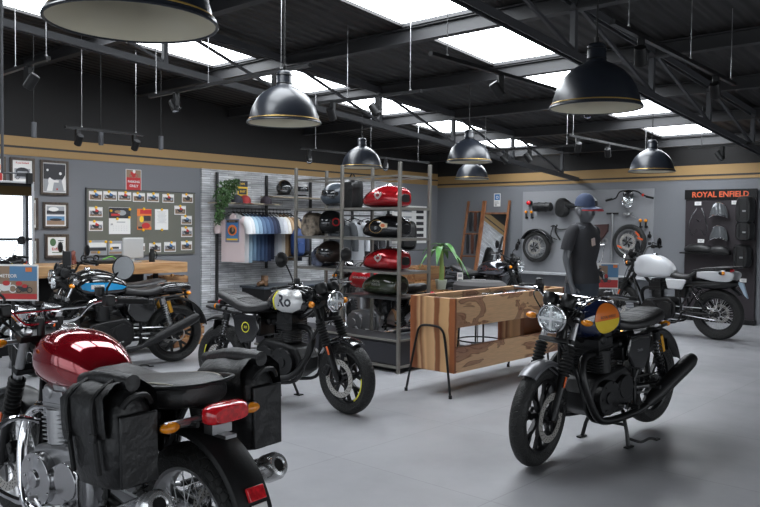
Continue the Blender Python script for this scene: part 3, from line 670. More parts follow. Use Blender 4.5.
XS = [.2]+PUR+[13.0]; wn = 0
for y0, y1 in SKY:
    for a, b in zip(XS[:-1], XS[1:]):
        wn += 1; m = MB(); slab(m, a+.06, b-.06, y0, y1, .03, .02); struct('window_%d' % wn, m, skyl)
# purlins and bars between the panes
tn = 0
for x in PUR:
    m = MB(); z = roof(x); m.bx((x-.035, YF, z-.13), (x-.028, YW, z-.005)) if 0 else None
    for (w, a, b) in ((.10, -.016, -.002), (.10, -.15, -.135), (.012, -.15, 0)): m.bx((x-w/2, YF, z+a), (x+w/2, YW, z+b))
    m.bx((x-.075, SKY[0][0], z+.0), (x+.075, SKY[0][1], z+.06)); m.bx((x-.075, SKY[1][0], z), (x+.075, SKY[1][1], z+.06))
    tn += 1; struct('trim_%d' % tn, m, purlin_m)
def sloped_wall(name, p0, p1, z0, th, mt, out):
    """wall standing from p0 to p1 whose top follows the roof"""
    m = MB(); vs = []
    for q in (V((0, 0, 0)), V(out)*th):
        for p in (V(p0), V(p1)):
            for zz in (z0, roof(p.x)+.02): vs.append(V((p.x+q.x, p.y+q.y, zz)))
    m.add(vs, [(0, 1, 3, 2), (4, 6, 7, 5), (0, 4, 5, 1), (2, 3, 7, 6), (0, 2, 6, 4), (1, 5, 7, 3)])
    return struct(name, m, mt)
sloped_wall('wall_left', (XB, YW, 0), (XW, YW, 0), 0, .2, grey_wall, (0, 1, 0))
sloped_wall('wall_right', (XW, YF, 0), (XW, YW, 0), 0, .2, grey_wall, (1, 0, 0))
ZL, ZR = 2.395, 2.345
for (nm, a, b, mt, d) in (('L', 0, .245, ochre, .012), ('L', .095, .122, line_m, .016), ('R', 0, .235, ochre, .012), ('R', .05, .078, line_m, .016)):
    m = MB()
    if nm == 'L': m.bx((XB, YW-d, ZL+a), (XW, YW, ZL+b))
    else: m.bx((XW-d, YF, ZR+a), (XW, YW, ZR+b))
    tn += 1; struct('trim_%d' % tn, m, mt)
sloped_wall('trim_%d' % (tn+1), (XB, YW-.012, 0), (XW, YW-.012, 0), ZL+.245, .012, dark_wall, (0, 1, 0))
sloped_wall('trim_%d' % (tn+2), (XW-.012, YF, 0), (XW-.012, YW, 0), ZR+.235, .012, dark_wall, (1, 0, 0)); tn += 2
# stone clad strip on the left wall
m = MB(); m.bx((7.19, YW-.03, 0), (12.0, YW, ZL)); tn += 1; struct('trim_%d' % tn, m, stone_mat())
# glazed front and side of the shop, behind the camera
thin = bpy.data.materials.new('window glass'); N_, L_, b_ = nodes(thin); N_.remove(b_)
tr_ = N_.new('ShaderNodeBsdfTransparent'); gl_ = N_.new('ShaderNodeBsdfGlossy'); gl_.inputs['Roughness'].default_value = .02; mx_ = N_.new('ShaderNodeMixShader'); mx_.inputs[0].default_value = .07
L_.new(tr_.outputs[0], mx_.inputs[1]); L_.new(gl_.outputs[0], mx_.inputs[2]); L_.new(mx_.outputs[0], N_['Material Output'].inputs[0])
m = MB(); m.bx((XB, YF-.2, 0), (XW, YF, .12)); m.bx((XB, YF-.2, 2.25), (XW, YF, 3.0))
for x in (XB, -2.8, -1.6, -.4, .8, 2.0, 3.2, 4.4, 5.6, 6.8, 8.0, 9.2, 10.4, 11.6, XW-.3): m.bx((x, YF-.2, 0), (x+.08 if x < XW-.3 else XW, YF, 2.3))
m.bx((XB, YF-.2, 1.05), (XW, YF, 1.12))
struct('wall_front', m, grey_wall)
sloped_wall('trim_%d' % (tn+1), (XB, YF, 0), (XW, YF, 0), 2.55, .15, dark_wall, (0, -1, 0)); tn += 1
m = MB(); m.bx((XB, YF, 2.25), (XW, YF+.012, 2.5)); tn += 1; struct('trim_%d' % tn, m, ochre)
m = MB(); m.bx((XB+.1, YF-.12, .1), (XW-.1, YF-.10, 2.27)); wn += 1; struct('window_%d' % wn, m, thin)
m = MB(); m.bx((XB-.2, YF, 0), (XB, YW, .12)); m.bx((XB-.2, YF, 2.6), (XB, YW, 4.4))
for y in (YF, -2.6, 0, 2.6, 5.2, 7.8, YW-.12): m.bx((XB-.2, y, 0), (XB, y+.12, 2.7))
struct('wall_back', m, grey_wall)
m = MB(); m.bx((XB-.12, YF+.1, .1), (XB-.10, YW-.1, 2.62)); wn += 1; struct('window_%d' % wn, m, thin)
# pavement and street outside, seen only through the glazing and in the mirrors
m = MB(); m.bx((-30, -30, -.25), (30, 40, -.21)); struct('floor_outside', m, mat('pale paving', (.5, .5, .48), .8))

# trusses
def truss(Y, label):
    t = thing('roof_truss', label, 'roof truss', (0, 0, 0), group='steel roof trusses'); h = .46
    a, b = V((XB, Y, roof(XB)-.045)), V((XW, Y, roof(XW)-.045)); dn = V((0, 0, -h))
    for nm, q, w in (('top_chord', V((0, 0, 0)), .07), ('bottom_chord', dn, .075)):
        m = MB(); m.bar(a+q, b+q, w, .014, up=(0, 0, 1)); m.bar(a+q+V((0, w/2-.007, -.03)), b+q+V((0, w/2-.007, -.03)), .012, .06); m.bar(a+q+V((0, -w/2+.007, -.03)), b+q+V((0, -w/2+.007, -.03)), .012, .06); m.build(nm, steelwork, t, smooth=0)
    for i, x in enumerate(PUR):
        m = MB(); z = roof(x)-.045; m.bx((x-.025, Y-.025, z-h), (x+.025, Y+.025, z)); m.build('post', steelwork, t, smooth=0)
        x2 = x+1.63
        if x2 < XW+.05: m = MB(); m.bar((x, Y, z-.02), (x2, Y, roof(x2)-.045-h+.02), .028); m.build('diagonal_brace', steelwork, t, smooth=0)
truss(3.28, 'dark steel roof truss running beside the wide skylight row nearest the right')
truss(6.98, 'dark steel roof truss running beside the narrow skylight row towards the left wall')

# ---------------------------------------------------------------- lighting
w = bpy.data.worlds.new('world'); SC.world = w; w.use_nodes = True; wt = w.node_tree
bg = wt.nodes['Background']; bg.inputs['Color'].default_value = (.78, .90, 1.0, 1); bg.inputs['Strength'].default_value = .8
def area(name, loc, rot, sx, sy, power, col=(1, 1, 1)):
    l = bpy.data.lights.new(name, 'AREA'); l.shape = 'RECTANGLE'; l.size = sx; l.size_y = sy; l.energy = power; l.color = col
    o = bpy.data.objects.new(name, l); COL.objects.link(o); o.location = loc; o.rotation_euler = rot; return o
area('daylight_front', (4.0, YF-.3, 1.25), (R(90), 0, 0), 14, 2.0, 210, (.93, .96, 1))
area('daylight_side', (XB-.3, 2.5, 1.4), (0, R(-90), 0), 2.4, 13, 110, (.93, .96, 1))

# ---------------------------------------------------------------- pendant lamps
cream_in = mat('cream enamel inside', (.62, .58, .46), .35)
blk_en = mat('black enamel', (.013, .016, .023), .33, coat=.1)
gold = mat('gold trim line', (.55, .36, .10), .35, .6)
def pendant(label):
    t = thing('pendant_lamp', label, 'pendant lamp', (0, 0, 0), group='black dome pendant lamps'); r0 = .285
    P = [(.285, 0), (.283, .018), (.270, .022), (.263, .06), (.245, .12), (.212, .18), (.165, .23), (.11, .265), (.068, .285), (.058, .30), (.058, .385), (.045, .40), (.001, .405)]
    m = MB(); m.lathe(P, (0, 0, 0), (0, 0, 1), 48); m.torus((0, 0, .003), (0, 0, 1), .283, .006, 48, 6); m.build('lamp_shade', blk_en, t, smooth=50)
    m = MB(); m.lathe([(.279, .002), (.263, .03), (.255, .06), (.238, .115), (.205, .172), (.155, .222), (.09, .255), (.001, .265)], (0, 0, 0), (0, 0, 1), 48); m.build('shade_lining', cream_in, t)
    m = MB(); m.torus((0, 0, .024), (0, 0, 1), .2735, .004, 48, 6); m.build('trim_ring', gold, t)
    m = MB(); m.torus((0, 0, .305), (0, 0, 1), .060, .004, 24, 6); m.torus((0, 0, .37), (0, 0, 1), .060, .004, 24, 6); m.cyl((0, 0, .39), (0, 0, .44), .013); m.build('lamp_socket', black, t)
    m = MB(); m.sphere((0, 0, .12), .045, 14, 10); m.cyl((0, 0, .15), (0, 0, .27), .02); m.build('bulb', mat('frosted bulb', (.6, .6, .58), .3), t)
    return t
PLS = [(1.42, 2.42, 2.20, 'largest black dome pendant lamp, cropped at the top left corner'),
       (4.55, 2.29, 2.27, 'black dome pendant lamp hanging over the bike with the orange tank badge'),
       (3.99, 4.60, 2.305, 'black dome pendant lamp hanging above the hanging T-shirts and plant'),
       (7.72, 7.30, 2.31, 'bluish black dome pendant lamp just above the helmet shelves'),
       (7.94, 5.68, 2.32, 'black dome pendant lamp over the right end of the open shelf, above another lamp'),
       (9.66, 4.08, 2.24, 'black dome pendant lamp near the black display panel on the right'),
       (10.77, 7.64, 2.32, 'small far dome pendant lamp hanging low behind the one over the shelf end')]
p0 = pendant(PLS[0][3])
for i, (x, y, z, lb) in enumerate(PLS):
    t = p0 if i == 0 else copy_tree(p0, label=lb)
    t.location = (x, y, z)
for t in [o for o in bpy.data.objects if o.name.startswith('pendant_lamp')]:
    m = MB(); m.cyl((0, 0, .43), (0, 0, roof(t.location.x)-t.location.z), .006, n=6); m.build('cable', rubber, t)

# ---------------------------------------------------------------- lighting tracks, spots
def spot_mesh(label):
    t = thing('track_spotlight', label, 'spotlight', group='spotlights on the ceiling tracks')
    m = MB(); m.bx((-.024, -.024, -.17), (.024, .024, 0)); m.build('driver_box', black, t, .003)
    m = MB(); M = Matrix.Rotation(R(35), 4, 'Y'); a, b = V((.075, 0, -.09)), V((.035, 0, -.20))
    m.lathe([(.001, 0), (.038, .003), (.042, .03), (.042, .125), (.038, .13), (.034, .12)], V((.07, 0, -.07)), (V((.0, 0, -.16))-V((.07, 0, -.07))).normalized()*1, 18); m.cyl((.02, 0, -.12), (.07, 0, -.12), .008); m.build('spot_head', matte, t)
    d = (V((.0, 0, -.16))-V((.07, 0, -.07))).normalized(); m = MB(); m.disc(V((.07, 0, -.07))+d*.121, d, .034); m.build('spot_lens', mat('spot reflector', (.6, .62, .65), .2, .8), t)
    return t
spot0 = None
def track(a, b, z, label, spots, wires, group='suspended lighting tracks'):
    global spot0
    t = thing('lighting_track', label, 'lighting track', (a[0], a[1], z), group=group)
    o = V((a[0], a[1], z)); A_ = V((0, 0, 0)); B_ = V((b[0], b[1], z))-o
    m = MB(); m.bar(A_, B_, .036, .028); m.build('rail', black, t)
    for u in wires:
        p = A_+(B_-A_)*u; m = MB(); m.cyl(p, p+V((0, 0, roof(o.x+p.x)-z)), .0035, n=5); m.cyl(p, p+V((0, 0, .03)), .010, n=8); m.build('suspension_wire', steel, t)
    for u, rz, lb in spots:
        p = o+(B_)*u
        s = spot_mesh(lb) if spot0 is None else copy_tree(spot0, label=lb)
        if spot0 is None: spot0 = s
        s.location = p-V((0, 0, .012)); s.rotation_euler = (0, 0, R(rz))
track((4.59, 2.21), (7.22, 2.32), 2.8, 'black lighting track nearest the top right corner', [(.18, 200, 'spotlight on the left end of the track near the top right corner'), (.80, 190, 'spotlight on the far end of the track near the top right corner')], (.1, .56, .96))
track((4.56, 3.62), (8.0, 3.70), 2.8, 'black lighting track crossing the big skylight beside the centre lamp', [(.28, 150, 'spotlight under the big skylight, on the near end of its track'), (.75, 20, 'spotlight on the far half of the track under the big skylight')], (.06, .8))
track((2.85, 7.3), (2.80, 6.0), 2.8, 'black lighting track at the far left edge over the framed pictures', [(.70, -60, 'spotlight hanging above the framed posters at the far left')], (.5, .97))
track((4.31, 7.02), (4.28, 4.62), 2.8, 'black lighting track passing just behind the second dome lamp', [(.20, 90, 'spotlight on the left end of the track behind the second dome lamp'), (.82, 0, 'spotlight right in front of the second dome lamp')], (.05, .42, .85))
track((5.65, 5.97), (5.76, 4.68), 2.8, 'short black lighting track above the tall open shelf', [(.6, 120, 'spotlight on the short track above the open shelf'), (.15, 200, 'spotlight at the left end of the short track above the open shelf')], (.3, .9))
track((4.16, 8.51), (5.13, 8.50), 2.6, 'small black lighting track above the pinboard', [(.15, -90, 'left spotlight on the small track above the pinboard'), (.88, -90, 'right spotlight on the small track above the pinboard')], (.2, .9))
track((7.36, 8.14), (10.4, 8.27), 2.6, 'long thin lighting track near the stone wall', [(.06, 60, 'spotlight at the near end of the track along the stone wall'), (.33, 20, 'second spotlight of the track along the stone wall'), (.62, 40, 'third spotlight of the track along the stone wall')], (.1, .5, .9))
track((9.4, 6.6), (9.45, 5.0), 2.62, 'far lighting track in front of the right wall corner', [(.05, 60, 'left one of three spotlights near the ladder racks'), (.32, 120, 'middle one of three spotlights near the ladder racks'), (.55, 150, 'right one of three spotlights near the ladder racks')], (.1, .9))
track((9.0, 4.9), (11.6, 4.95), 2.7, 'far lighting track behind the lamp by the black display panel', [(.1, 220, 'spotlight just left of the lamp by the black display panel'), (.45, 200, 'spotlight peeking above the lamp by the black display panel'), (.95, 170, 'spotlight beyond the lamp by the black display panel')], (.05, .95))
track((10.6, 2.2), (10.65, 4.0), 2.62, 'far lighting track above the black display panel', [(.35, 60, 'spotlight above the orange lettered display panel'), (.75, 80, 'spotlight over the left edge of the display panel')], (.1, .9))
for (x, y), lb in (((34, 130), 'slim black tube pendant, leftmost of three over the framed pictures'), ((101, 138), 'slim black tube pendant above the middle of the pinboard'), ((161, 143), 'slim black tube pendant above the right end of the pinboard')):
    p = at_y(x, y, 8.6); t = thing('tube_pendant', lb, 'pendant lamp', p, group='slim tube pendants over the desk')
    m = MB(); m.cyl((0, 0, -.085), (0, 0, .085), .028, n=18); m.build('lamp_tube', steelwork, t, .003); m = MB(); m.cyl((0, 0, .085), (0, 0, roof(p.x)-p.z), .004, n=6); m.build('cable', rubber, t)

# ---------------------------------------------------------------- printed things
inks = [mat('paper white', (.80, .79, .77), .5), mat('ink dark', (.03, .03, .035), .5), mat('ink red', (.52, .03, .03), .5), mat('ink blue', (.05, .18, .42), .5), mat('ink grey', (.33, .34, .36), .5),
        mat('ink tan', (.30, .20, .13), .5), mat('ink yellow', (.85, .55, .03), .5), mat('ink green', (.08, .16, .07), .5), mat('ink orange', (.75, .20, .04), .5), mat('ink sky', (.10, .24, .42), .5)]
W_, K_, RD, BL, GR, TN, YE, GN, OR, SK = range(10)
def printed(name, parent, o, ux, uz, w, h, base, shapes, th=.002):
    """flat print: shapes in fractions of width / height, each a hair in front of the last"""
    o = V(o); ux = V(ux).normalized(); uz = V(uz).normalized(); n = ux.cross(uz)
    m = MB(); m.box(o, (w, th, h), Matrix((ux, n, uz)).transposed(), base)
    for i, s in enumerate(shapes):
        q = o+n*(th/2+.0007*(i+1))
        if s[0] == 'r': _, cx, cz, a, b, mi = s; m.add([q+ux*(cx+dx*a/2)*w+uz*(cz+dz*b/2)*h for dx, dz in ((-1, -1), (1, -1), (1, 1), (-1, 1))], [(0, 1, 2, 3)], mi)
        elif s[0] == 'c': _, cx, cz, a, b, mi = s; m.add([q+ux*(cx*w+a*math.cos(k*PI/7)*w)+uz*(cz*h+b*math.sin(k*PI/7)*h) for k in range(14)], [tuple(range(14))], mi)
        elif s[0] == 'o': _, cx, cz, rr, mi = s; K = 16; m.add([q+ux*(cx*w+q2*math.cos(k*2*PI/K)*w)+uz*(cz*h+q2*math.sin(k*2*PI/K)*w) for k in range(K) for q2 in (rr, rr*.72)], [(2*k, 2*k+1, 2*((k+1) % K)+1, 2*((k+1) % K)) for k in range(K)], mi)
        elif s[0] == 't': _, tx, size, cx, cz, mi = s; write(m, tx, size*h, q+ux*cx*w+uz*cz*h, ux, uz, mi, .02)
        elif s[0] == 'p': _, pts, mi = s; m.add([q+ux*x*w+uz*z*h for x, z in pts], [tuple(range(len(pts)))], mi)
    return m.build(name, inks, parent, smooth=0)
def bikeshape(cx, cz, s, mi, body):
    return [('o', cx-.2*s, cz-.1*s, .11*s, mi), ('o', cx+.2*s, cz-.1*s, .11*s, mi), ('p', [(cx-.2*s, cz-.05*s), (cx-.05*s, cz-.2*s), (cx+.12*s, cz-.16*s), (cx+.16*s, cz+.16*s), (cx-.1*s, cz+.08*s), (cx-.24*s, cz+.12*s)], mi), ('c', cx+.03*s, cz+.12*s, .10*s, .10*s, body)]
LX, LZ = V((1, 0, 0)), V((0, 0, 1))
frame_m = wood('dark picture frame wood', (.10, .075, .055), (.05, .035, .028), 2)
def lwall(px0, py0, px1, py1, off): a = at_y(px0, py0, YW-off); b = at_y(px1, py1, YW-off); return (a+b)/2, abs(b.x-a.x), abs(a.z-b.z)
def framed(px, label, base, shapes):
    c, w, h = lwall(*px, .03); t = thing('picture_frame', label, 'framed picture', V((c.x, YW-.012, c.z)), group='framed pictures on the grey wall')
    b = .032; m = MB()
    for a in (((-w/2, 0, h/2-b), (w/2, -.025, h/2)), ((-w/2, 0, -h/2), (w/2, -.025, -h/2+b)), ((-w/2, 0, -h/2+b), (-w/2+b, -.025, h/2-b)), ((w/2-b, 0, -h/2+b), (w/2, -.025, h/2-b))): m.bx(*a)
    m.build('frame', frame_m, t, .003)
    printed('print', t, V((0, -.008, 0)), LX, LZ, w-2*b, h-2*b, base, shapes)
framed((-16, 155, 6, 189), 'framed poster cut off by the left edge, red and orange print', W_, [('r', 0, -.2, .9, .4, RD), ('r', 0, .2, .7, .2, OR)])
framed((10, 156.8, 35, 191), 'framed poster with red heading and grey vehicle, partly behind the mirror', W_, [('t', 'Royal Enfield', .09, 0, .40, RD), ('r', 0, .02, .8, .36, GR), ('c', 0, .10, .34, .14, K_), ('r', 0, -.02, .6, .14, K_), ('r', 0, .06, .5, .08, GR), ('o', -.25, -.12, .1, K_), ('o', .25, -.12, .1, K_)])
framed((40.5, 159.5, 68.7, 195.5), 'framed black and white night photograph, top picture of the right column', W_, [('r', 0, 0, .94, .95, GR), ('r', 0, .2, .94, .5, K_), ('c', -.3, .25, .05, .04, W_), ('c', .25, .15, .06, .05, W_), ('c', -.2, -.12, .08, .12, W_), ('c', 0, -.02, .09, .05, K_), ('r', .05, -.12, .25, .08, W_), ('p', [(-.35, -.45), (-.1, -.45), (-.02, -.1), (-.2, 0)], W_), ('p', [(.4, -.45), (.3, -.1), (.45, .1), (.46, -.4)], W_), ('c', .1, -.38, .04, .03, RD)])
framed((43, 201.8, 68.5, 228.5), 'framed double street photograph, middle picture of the right column', W_, [('r', 0, .22, .86, .4, GR), ('r', 0, .14, .86, .15, K_), ('c', -.1, .28, .25, .1, W_), ('r', 0, -.24, .86, .4, SK), ('r', 0, -.34, .86, .2, TN), ('c', 0, -.2, .3, .06, K_)])
framed((45, 234, 69, 258), 'framed cream certificate with green seal and red script above the desk', TN, [('r', 0, 0, .92, .92, W_), ('c', -.2, .2, .16, .2, GN), ('r', .2, .28, .3, .04, K_), ('r', .2, .18, .25, .03, K_), ('t', 'Enfield', .2, 0, -.15, RD), ('r', 0, -.32, .5, .04, GN)])
framed((29.5, 197.5, 38.5, 230), 'narrow slice of a framed picture peeking out right of the mirror, upper one', W_, [('r', 0, 0, .7, .8, TN)])
framed((29.5, 238.5, 39, 266), 'narrow slice of a framed picture peeking out right of the mirror, lower one', W_, [('r', 0, 0, .7, .8, GR), ('r', 0, -.1, .5, .3, TN)])
# pinboard
board_m = mat('olive grey pin felt', (.145, .145, .12), .85, bump=.3, scale=300)
t = thing('pinboard', 'large olive grey pinboard covered with small photos on the left wall', 'pinboard', (6.18, YW-.01, 1.53))
m = MB(); m.bx((-.88, 0, -.46), (.88, -.02, .47)); m.build('board_panel', board_m, t)
m = MB(); m.bx((-.895, .0, -.475), (-.88, -.028, .485)); m.bx((-.88, 0, .47), (.89, -.024, .482)); m.build('board_edge', mat('dark board edge', (.05, .05, .05), .6), t)
def pin(parent, x, z):
    m = MB(); m.lathe([(.001, -.018), (.017, -.016), (.019, -.004), (.012, 0)], (x, -.002, z), (0, 1, 0), 12); m.build('push_pin', mat('yellow push pin', (.9, .50, .01), .35), parent)
def pinned(name, px, label, cat, base, shapes, pins=None, group=None):
    c, w, h = lwall(*px, .036); t = thing(name, label, cat, V((c.x, YW-.035, c.z)), group=group)
    printed('paper', t, V((0, 0, 0)), LX, LZ, w, h, base, shapes)
    for x, z in (pins if pins is not None else [(random.uniform(-.15, .15), .46)]): pin(t, x*w, z*h)
PB = lambda x0, y0, x1, y1: (80+x0/6.33, 180+y0/6.33, 80+x1/6.33, 180+y1/6.33)
locs = [((57, 68, 140, 131), 'first of the top row, motorcycle with a blue rider', BL), ((148, 70, 233, 131), 'second of the top row', BL), ((242, 74, 324, 132), 'third of the top row, right under the red parking sign', RD),
        ((335, 80, 411, 139), 'fourth of the top row, pinned in its middle', BL), ((425, 82, 500, 140), 'fifth of the top row, bright blue motorcycle', SK), ((522, 88, 595, 145), 'sixth of the top row, pink rider', RD), ((646, 88, 715, 145), 'last of the top row in the upper right corner', K_),
        ((57, 170, 143, 235), 'upper one below the top row at the left edge', RD), ((57, 259, 145, 322), 'lower one at the left edge showing a white machine', RD), ((598, 162, 670, 220), 'tilted photo lower left of the corner photo, pink and blue', RD),
        ((640, 226, 708, 282), 'right column, blue motorcycle facing left', SK), ((641, 298, 711, 360), 'right column, third from the bottom corner', RD), ((640, 387, 709, 443), 'bottom right corner of the board', BL), ((533, 393, 607, 453), 'bottom row, just left of the corner one', BL),
        ((438, 399, 513, 456), 'bottom row beside the black bottle on the desk', K_), ((368, 400, 411, 450), 'bottom row, half hidden behind the silver screen', GR)]
for i, (b, lb, c) in enumerate(locs):
    pinned('pinned_photo', PB(*b), 'bike photo on the board, '+lb, 'photo', W_, [('r', 0, .03, .9, .84, [TN, GR, W_][i % 3] if i % 3 != 2 else GR), ('r', 0, -.32, .9, .2, TN), ('r', 0, .28, .9, .3, W_)]+bikeshape(.02, -.02, 1.25, K_, c)+[('c', .0, .22, .06, .12, c)], group='small bike photos on the pinboard')
pinned('calendar', PB(183, 172, 319, 342), 'white calendar sheet with dark motorcycle picture on the pinboard', 'calendar', W_, [('r', 0, .29, 1, .40, K_), ('c', .1, .3, .2, .1, GR), ('r', -.2, .22, .4, .08, RD), ('c', -.1, .34, .15, .05, TN), ('t', '20', .09, -.38, -.14, K_), ('r', .05, -.05, .4, .03, GR)]+[('r', -.3+.12*j, -.2-.08*k, .02, .02, GR) for j in range(6) for k in range(3)], [(-.42, .37), (.46, .44), (-.12, .07), (.44, .13)])
pinned('magazine', PB(362, 182, 452, 315), 'orange and black motorcycle magazine cover on the pinboard', 'magazine', OR, [('r', 0, -.1, 1, .5, TN), ('r', .2, .05, .5, .25, K_), ('r', .1, .36, .8, .2, RD), ('c', .1, -.3, .3, .14, RD), ('c', -.2, 0, .15, .15, YE), ('r', -.3, -.4, .3, .1, K_)], [(-.05, .5), (-.1, -.52)])
pinned('notice_sheet', PB(475, 184, 558, 315), 'plain white typed sheet on the pinboard', 'sheet', W_, [('r', 0, .38-.06*k, .7-.1*(k % 3), .012, GR) for k in range(10)], [(0, .48), (0, -.5)])
pinned('photo_print', PB(48, 382, 172, 475), 'wide grey street photo at the lower left of the pinboard', 'photo', GR, [('r', 0, .2, .9, .3, W_), ('r', 0, -.1, .9, .2, K_), ('r', -.2, -.3, .3, .15, TN)], [(-.38, .42), (.42, .40), (.05, -.3)])
pinned('photo_print', PB(180, 386, 268, 472), 'grey photo of a building left of the silver screen on the pinboard', 'photo', GR, [('r', 0, .1, .8, .4, W_), ('r', 0, .0, .5, .15, K_), ('r', 0, -.35, .9, .15, TN)], [(-.35, .42), (-.3, -.05)])
c, w, h = lwall(126, 169, 141.5, 191, .015)
t = thing('parking_sign', 'small red and white PARKING ONLY sign above the pinboard', 'sign', V((c.x, YW-.008, c.z)))
printed('sign_panel', t, V((0, 0, 0)), LX, LZ, w, h, W_, [('r', 0, 0, .94, .95, RD), ('r', 0, .3, .94, .36, TN)]+bikeshape(0, .3, .9, RD, W_)+[('t', 'PARKING', .15, 0, -.08, W_), ('t', 'ONLY', .17, 0, -.28, W_)], .004)

# ---------------------------------------------------------------- desk with things
oakd = wood('honey oak slab', (.55, .33, .16), (.40, .21, .09), 0)
t = thing('service_desk', 'long service desk with a thick honey oak top below the pinboard', 'desk', (5.0, 9.3, 0))
m = MB(); m.bx((-1.6, -.42, .885), (1.02, .36, 1.02)); m.build('worktop', oakd, t, .006)
m = MB(); m.bx((-1.4, -.2, 0), (.5, .3, .885)); m.build('desk_base', black, t, .004)
m = MB()
for x in (-1.4, .6): m.bx((x, -.3, 0), (x+.05, -.25, .88))
m.build('leg', black, t)
crate = wood('rough crate wood', (.50, .28, .12), (.30, .14, .06), 0, rough=.6)
def wcrate(label, loc, rz, s, group=None):
    t = thing('wooden_crate', label, 'crate', loc, (0, 0, R(rz)), group); w, d, h = s
    for k in range(3):
        z0 = h*k/3+.01; z1 = h*(k+1)/3-.012
        m = MB(); m.bx((-w/2, -d/2, z0), (w/2, -d/2+.015, z1)); m.bx((-w/2, d/2-.015, z0), (w/2, d/2, z1)); m.bx((-w/2, -d/2, z0), (-w/2+.015, d/2, z1)); m.bx((w/2-.015, -d/2, z0), (w/2, d/2, z1)); m.build('slat', crate, t, .002)
    m = MB()
    for x in (-1, 1):
        for y in (-1, 1): m.bx((x*(w/2-.05)-.03*0, y*(d/2-.03)-.015, 0), (x*(w/2-.05)+.03, y*(d/2-.03)+.015, h))
    m.bx((-w/2+.01, -d/2+.01, .0), (w/2-.01, d/2-.01, .02)); m.build('crate_post', crate, t)
wcrate('rough wooden crate under the right end of the desk, upper one', (5.95, 9.25, .5), 0, (.42, .36, .33), 'crates under the desk')
wcrate('rough wooden crate standing on the floor under the right end of the desk', (5.95, 9.25, 0), 0, (.42, .36, .49), 'crates under the desk')
wcrate('low wooden crate on the floor behind the rear wheel of the blue striped bike', (5.62, 8.45, 0), 8, (.5, .34, .36))
p = at_y(133, 248, 9.3)
t = thing('computer_screen', 'silver back of a computer screen on the oak desk', 'screen', (p.x, 9.3, 1.02)); silver = mat('silver plastic', (.52, .53, .53), .35, .3)
m = MB(); m.bx((-.15, -.015, .05), (.15, .015, .32)); m.build('screen_panel', silver, t, .01); m = MB(); m.bx((-.02, .0, 0), (.02, .02, .1)); m.bx((-.09, -.06, 0), (.09, .08, .01)); m.build('stand', silver, t)
p = at_y(152, 250, 9.2); t = thing('desk_flask', 'small black flask on the desk right of the silver screen', 'flask', (p.x, 9.2, 1.02)); m = MB(); m.lathe([(.001, 0), (.04, 0), (.042, .10), (.03, .13), (.03, .17), (.001, .175)], (0, 0, 0), (0, 0, 1), 16); m.build('body', black, t); m = MB(); m.tube([(.03, 0, .14), (.07, 0, .12), (.07, 0, .06), (.04, 0, .04)], .007, 6, smooth=3); m.build('handle', black, t)
for x, lb, s in ((73, 'small reddish model figure on the left part of the desk', 0), (90, 'low black model bike display beside the phone holder on the desk', 1), (108, 'flat black tray with green cord on the desk', 2)):
    p = at_y(x, 260, 9.15); t = thing(['desk_figure', 'model_display', 'desk_tray'][s], lb, ['figure', 'model', 'tray'][s], (p.x, 9.15, 1.02))
    if s == 0: m = MB(); m.tube([(0, 0, 0), (.01, 0, .06), (-.01, 0, .12), (.02, 0, .16)], [.04, .03, .035, .02], 10, smooth=3); m.build('body', mat('red brown clay', (.16, .04, .025), .5), t)
    elif s == 1: m = MB(); m.bx((-.18, -.06, 0), (.18, .06, .03)); m.build('base', black, t); m = MB(); m.torus((-.08, 0, .07), (0, 1, 0), .035, .009, 16, 6); m.torus((.08, 0, .07), (0, 1, 0), .035, .009, 16, 6); m.tube([(-.08, 0, .07), (0, 0, .09), (.08, 0, .07)], .012, 6); m.build('model_bike', black, t)
    else:
        m = MB(); m.bx((-.2, -.1, 0), (.2, .1, .045)); m.build('tray', black, t, .01); m = MB(); m.tube([(-.1, -.05, .05), (0, -.08, .09), (.1, -.02, .05), (.15, .03, .05)], .008, 6, smooth=5); m.build('cord', mat('green cord', (.15, .5, .05), .5), t)

# ---------------------------------------------------------------- standing mirror at the far left
Ym = 7.95
a = at_y(33.5, 182, Ym); b = at_y(-30, 182, Ym); zb = .35; w = a.x-b.x
t = thing('standing_mirror', 'tall silver framed mirror at the left edge reflecting the bright shop windows', 'mirror', (a.x-w/2, Ym, 0)); zt = a.z
m = MB(); f = .02
for q in (((-w/2, -.02, zt-f), (w/2, .02, zt)), ((-w/2, -.02, zb), (w/2, .02, zb+f)), ((-w/2, -.02, zb+f), (-w/2+f, .02, zt-f)), ((w/2-f, -.02, zb+f), (w/2, .02, zt-f)), ((-w/2, 0, 1.18), (w/2, .02, 1.2))): m.bx(*q)
m.build('frame', steel, t, .003)
m = MB(); m.bx((-w/2+f, -.008, zb+f), (w/2-f, .0, zt-f)); m.build('mirror_glass', mat('mirror silver', (.92, .94, .95), .01, 1), t)
m = MB()
for x in (-w/2+.1, w/2-.1): m.bar((x, .02, zb+.3), (x, .35, 0), .03); m.bx((x-.015, -.02, 0), (x+.015, .02, zb))
m.build('leg', steel, t)
q = at_y(2.5, 173, 6.6); q2 = at_y(29, 173, 6.6); t = thing('hanging_arm_lamp', 'thin grey hanging rod at the left edge carrying a small black lamp', 'lamp', (q.x, 6.6, q.z))
m = MB(); m.cyl((0, 0, 0), (0, 0, roof(q.x)-q.z), .012, n=10); m.build('rod', steelwork, t); m = MB(); m.cyl((0, 0, 0), (q2.x-q.x, 0, q2.z-q.z), .006, n=8); m.build('arm', steelwork, t); m = MB(); m.bx((q2.x-q.x-.02, -.02, q2.z-q.z-.09), (q2.x-q.x+.025, .02, q2.z-q.z+.0)); m.build('lamp_head', black, t, .004)
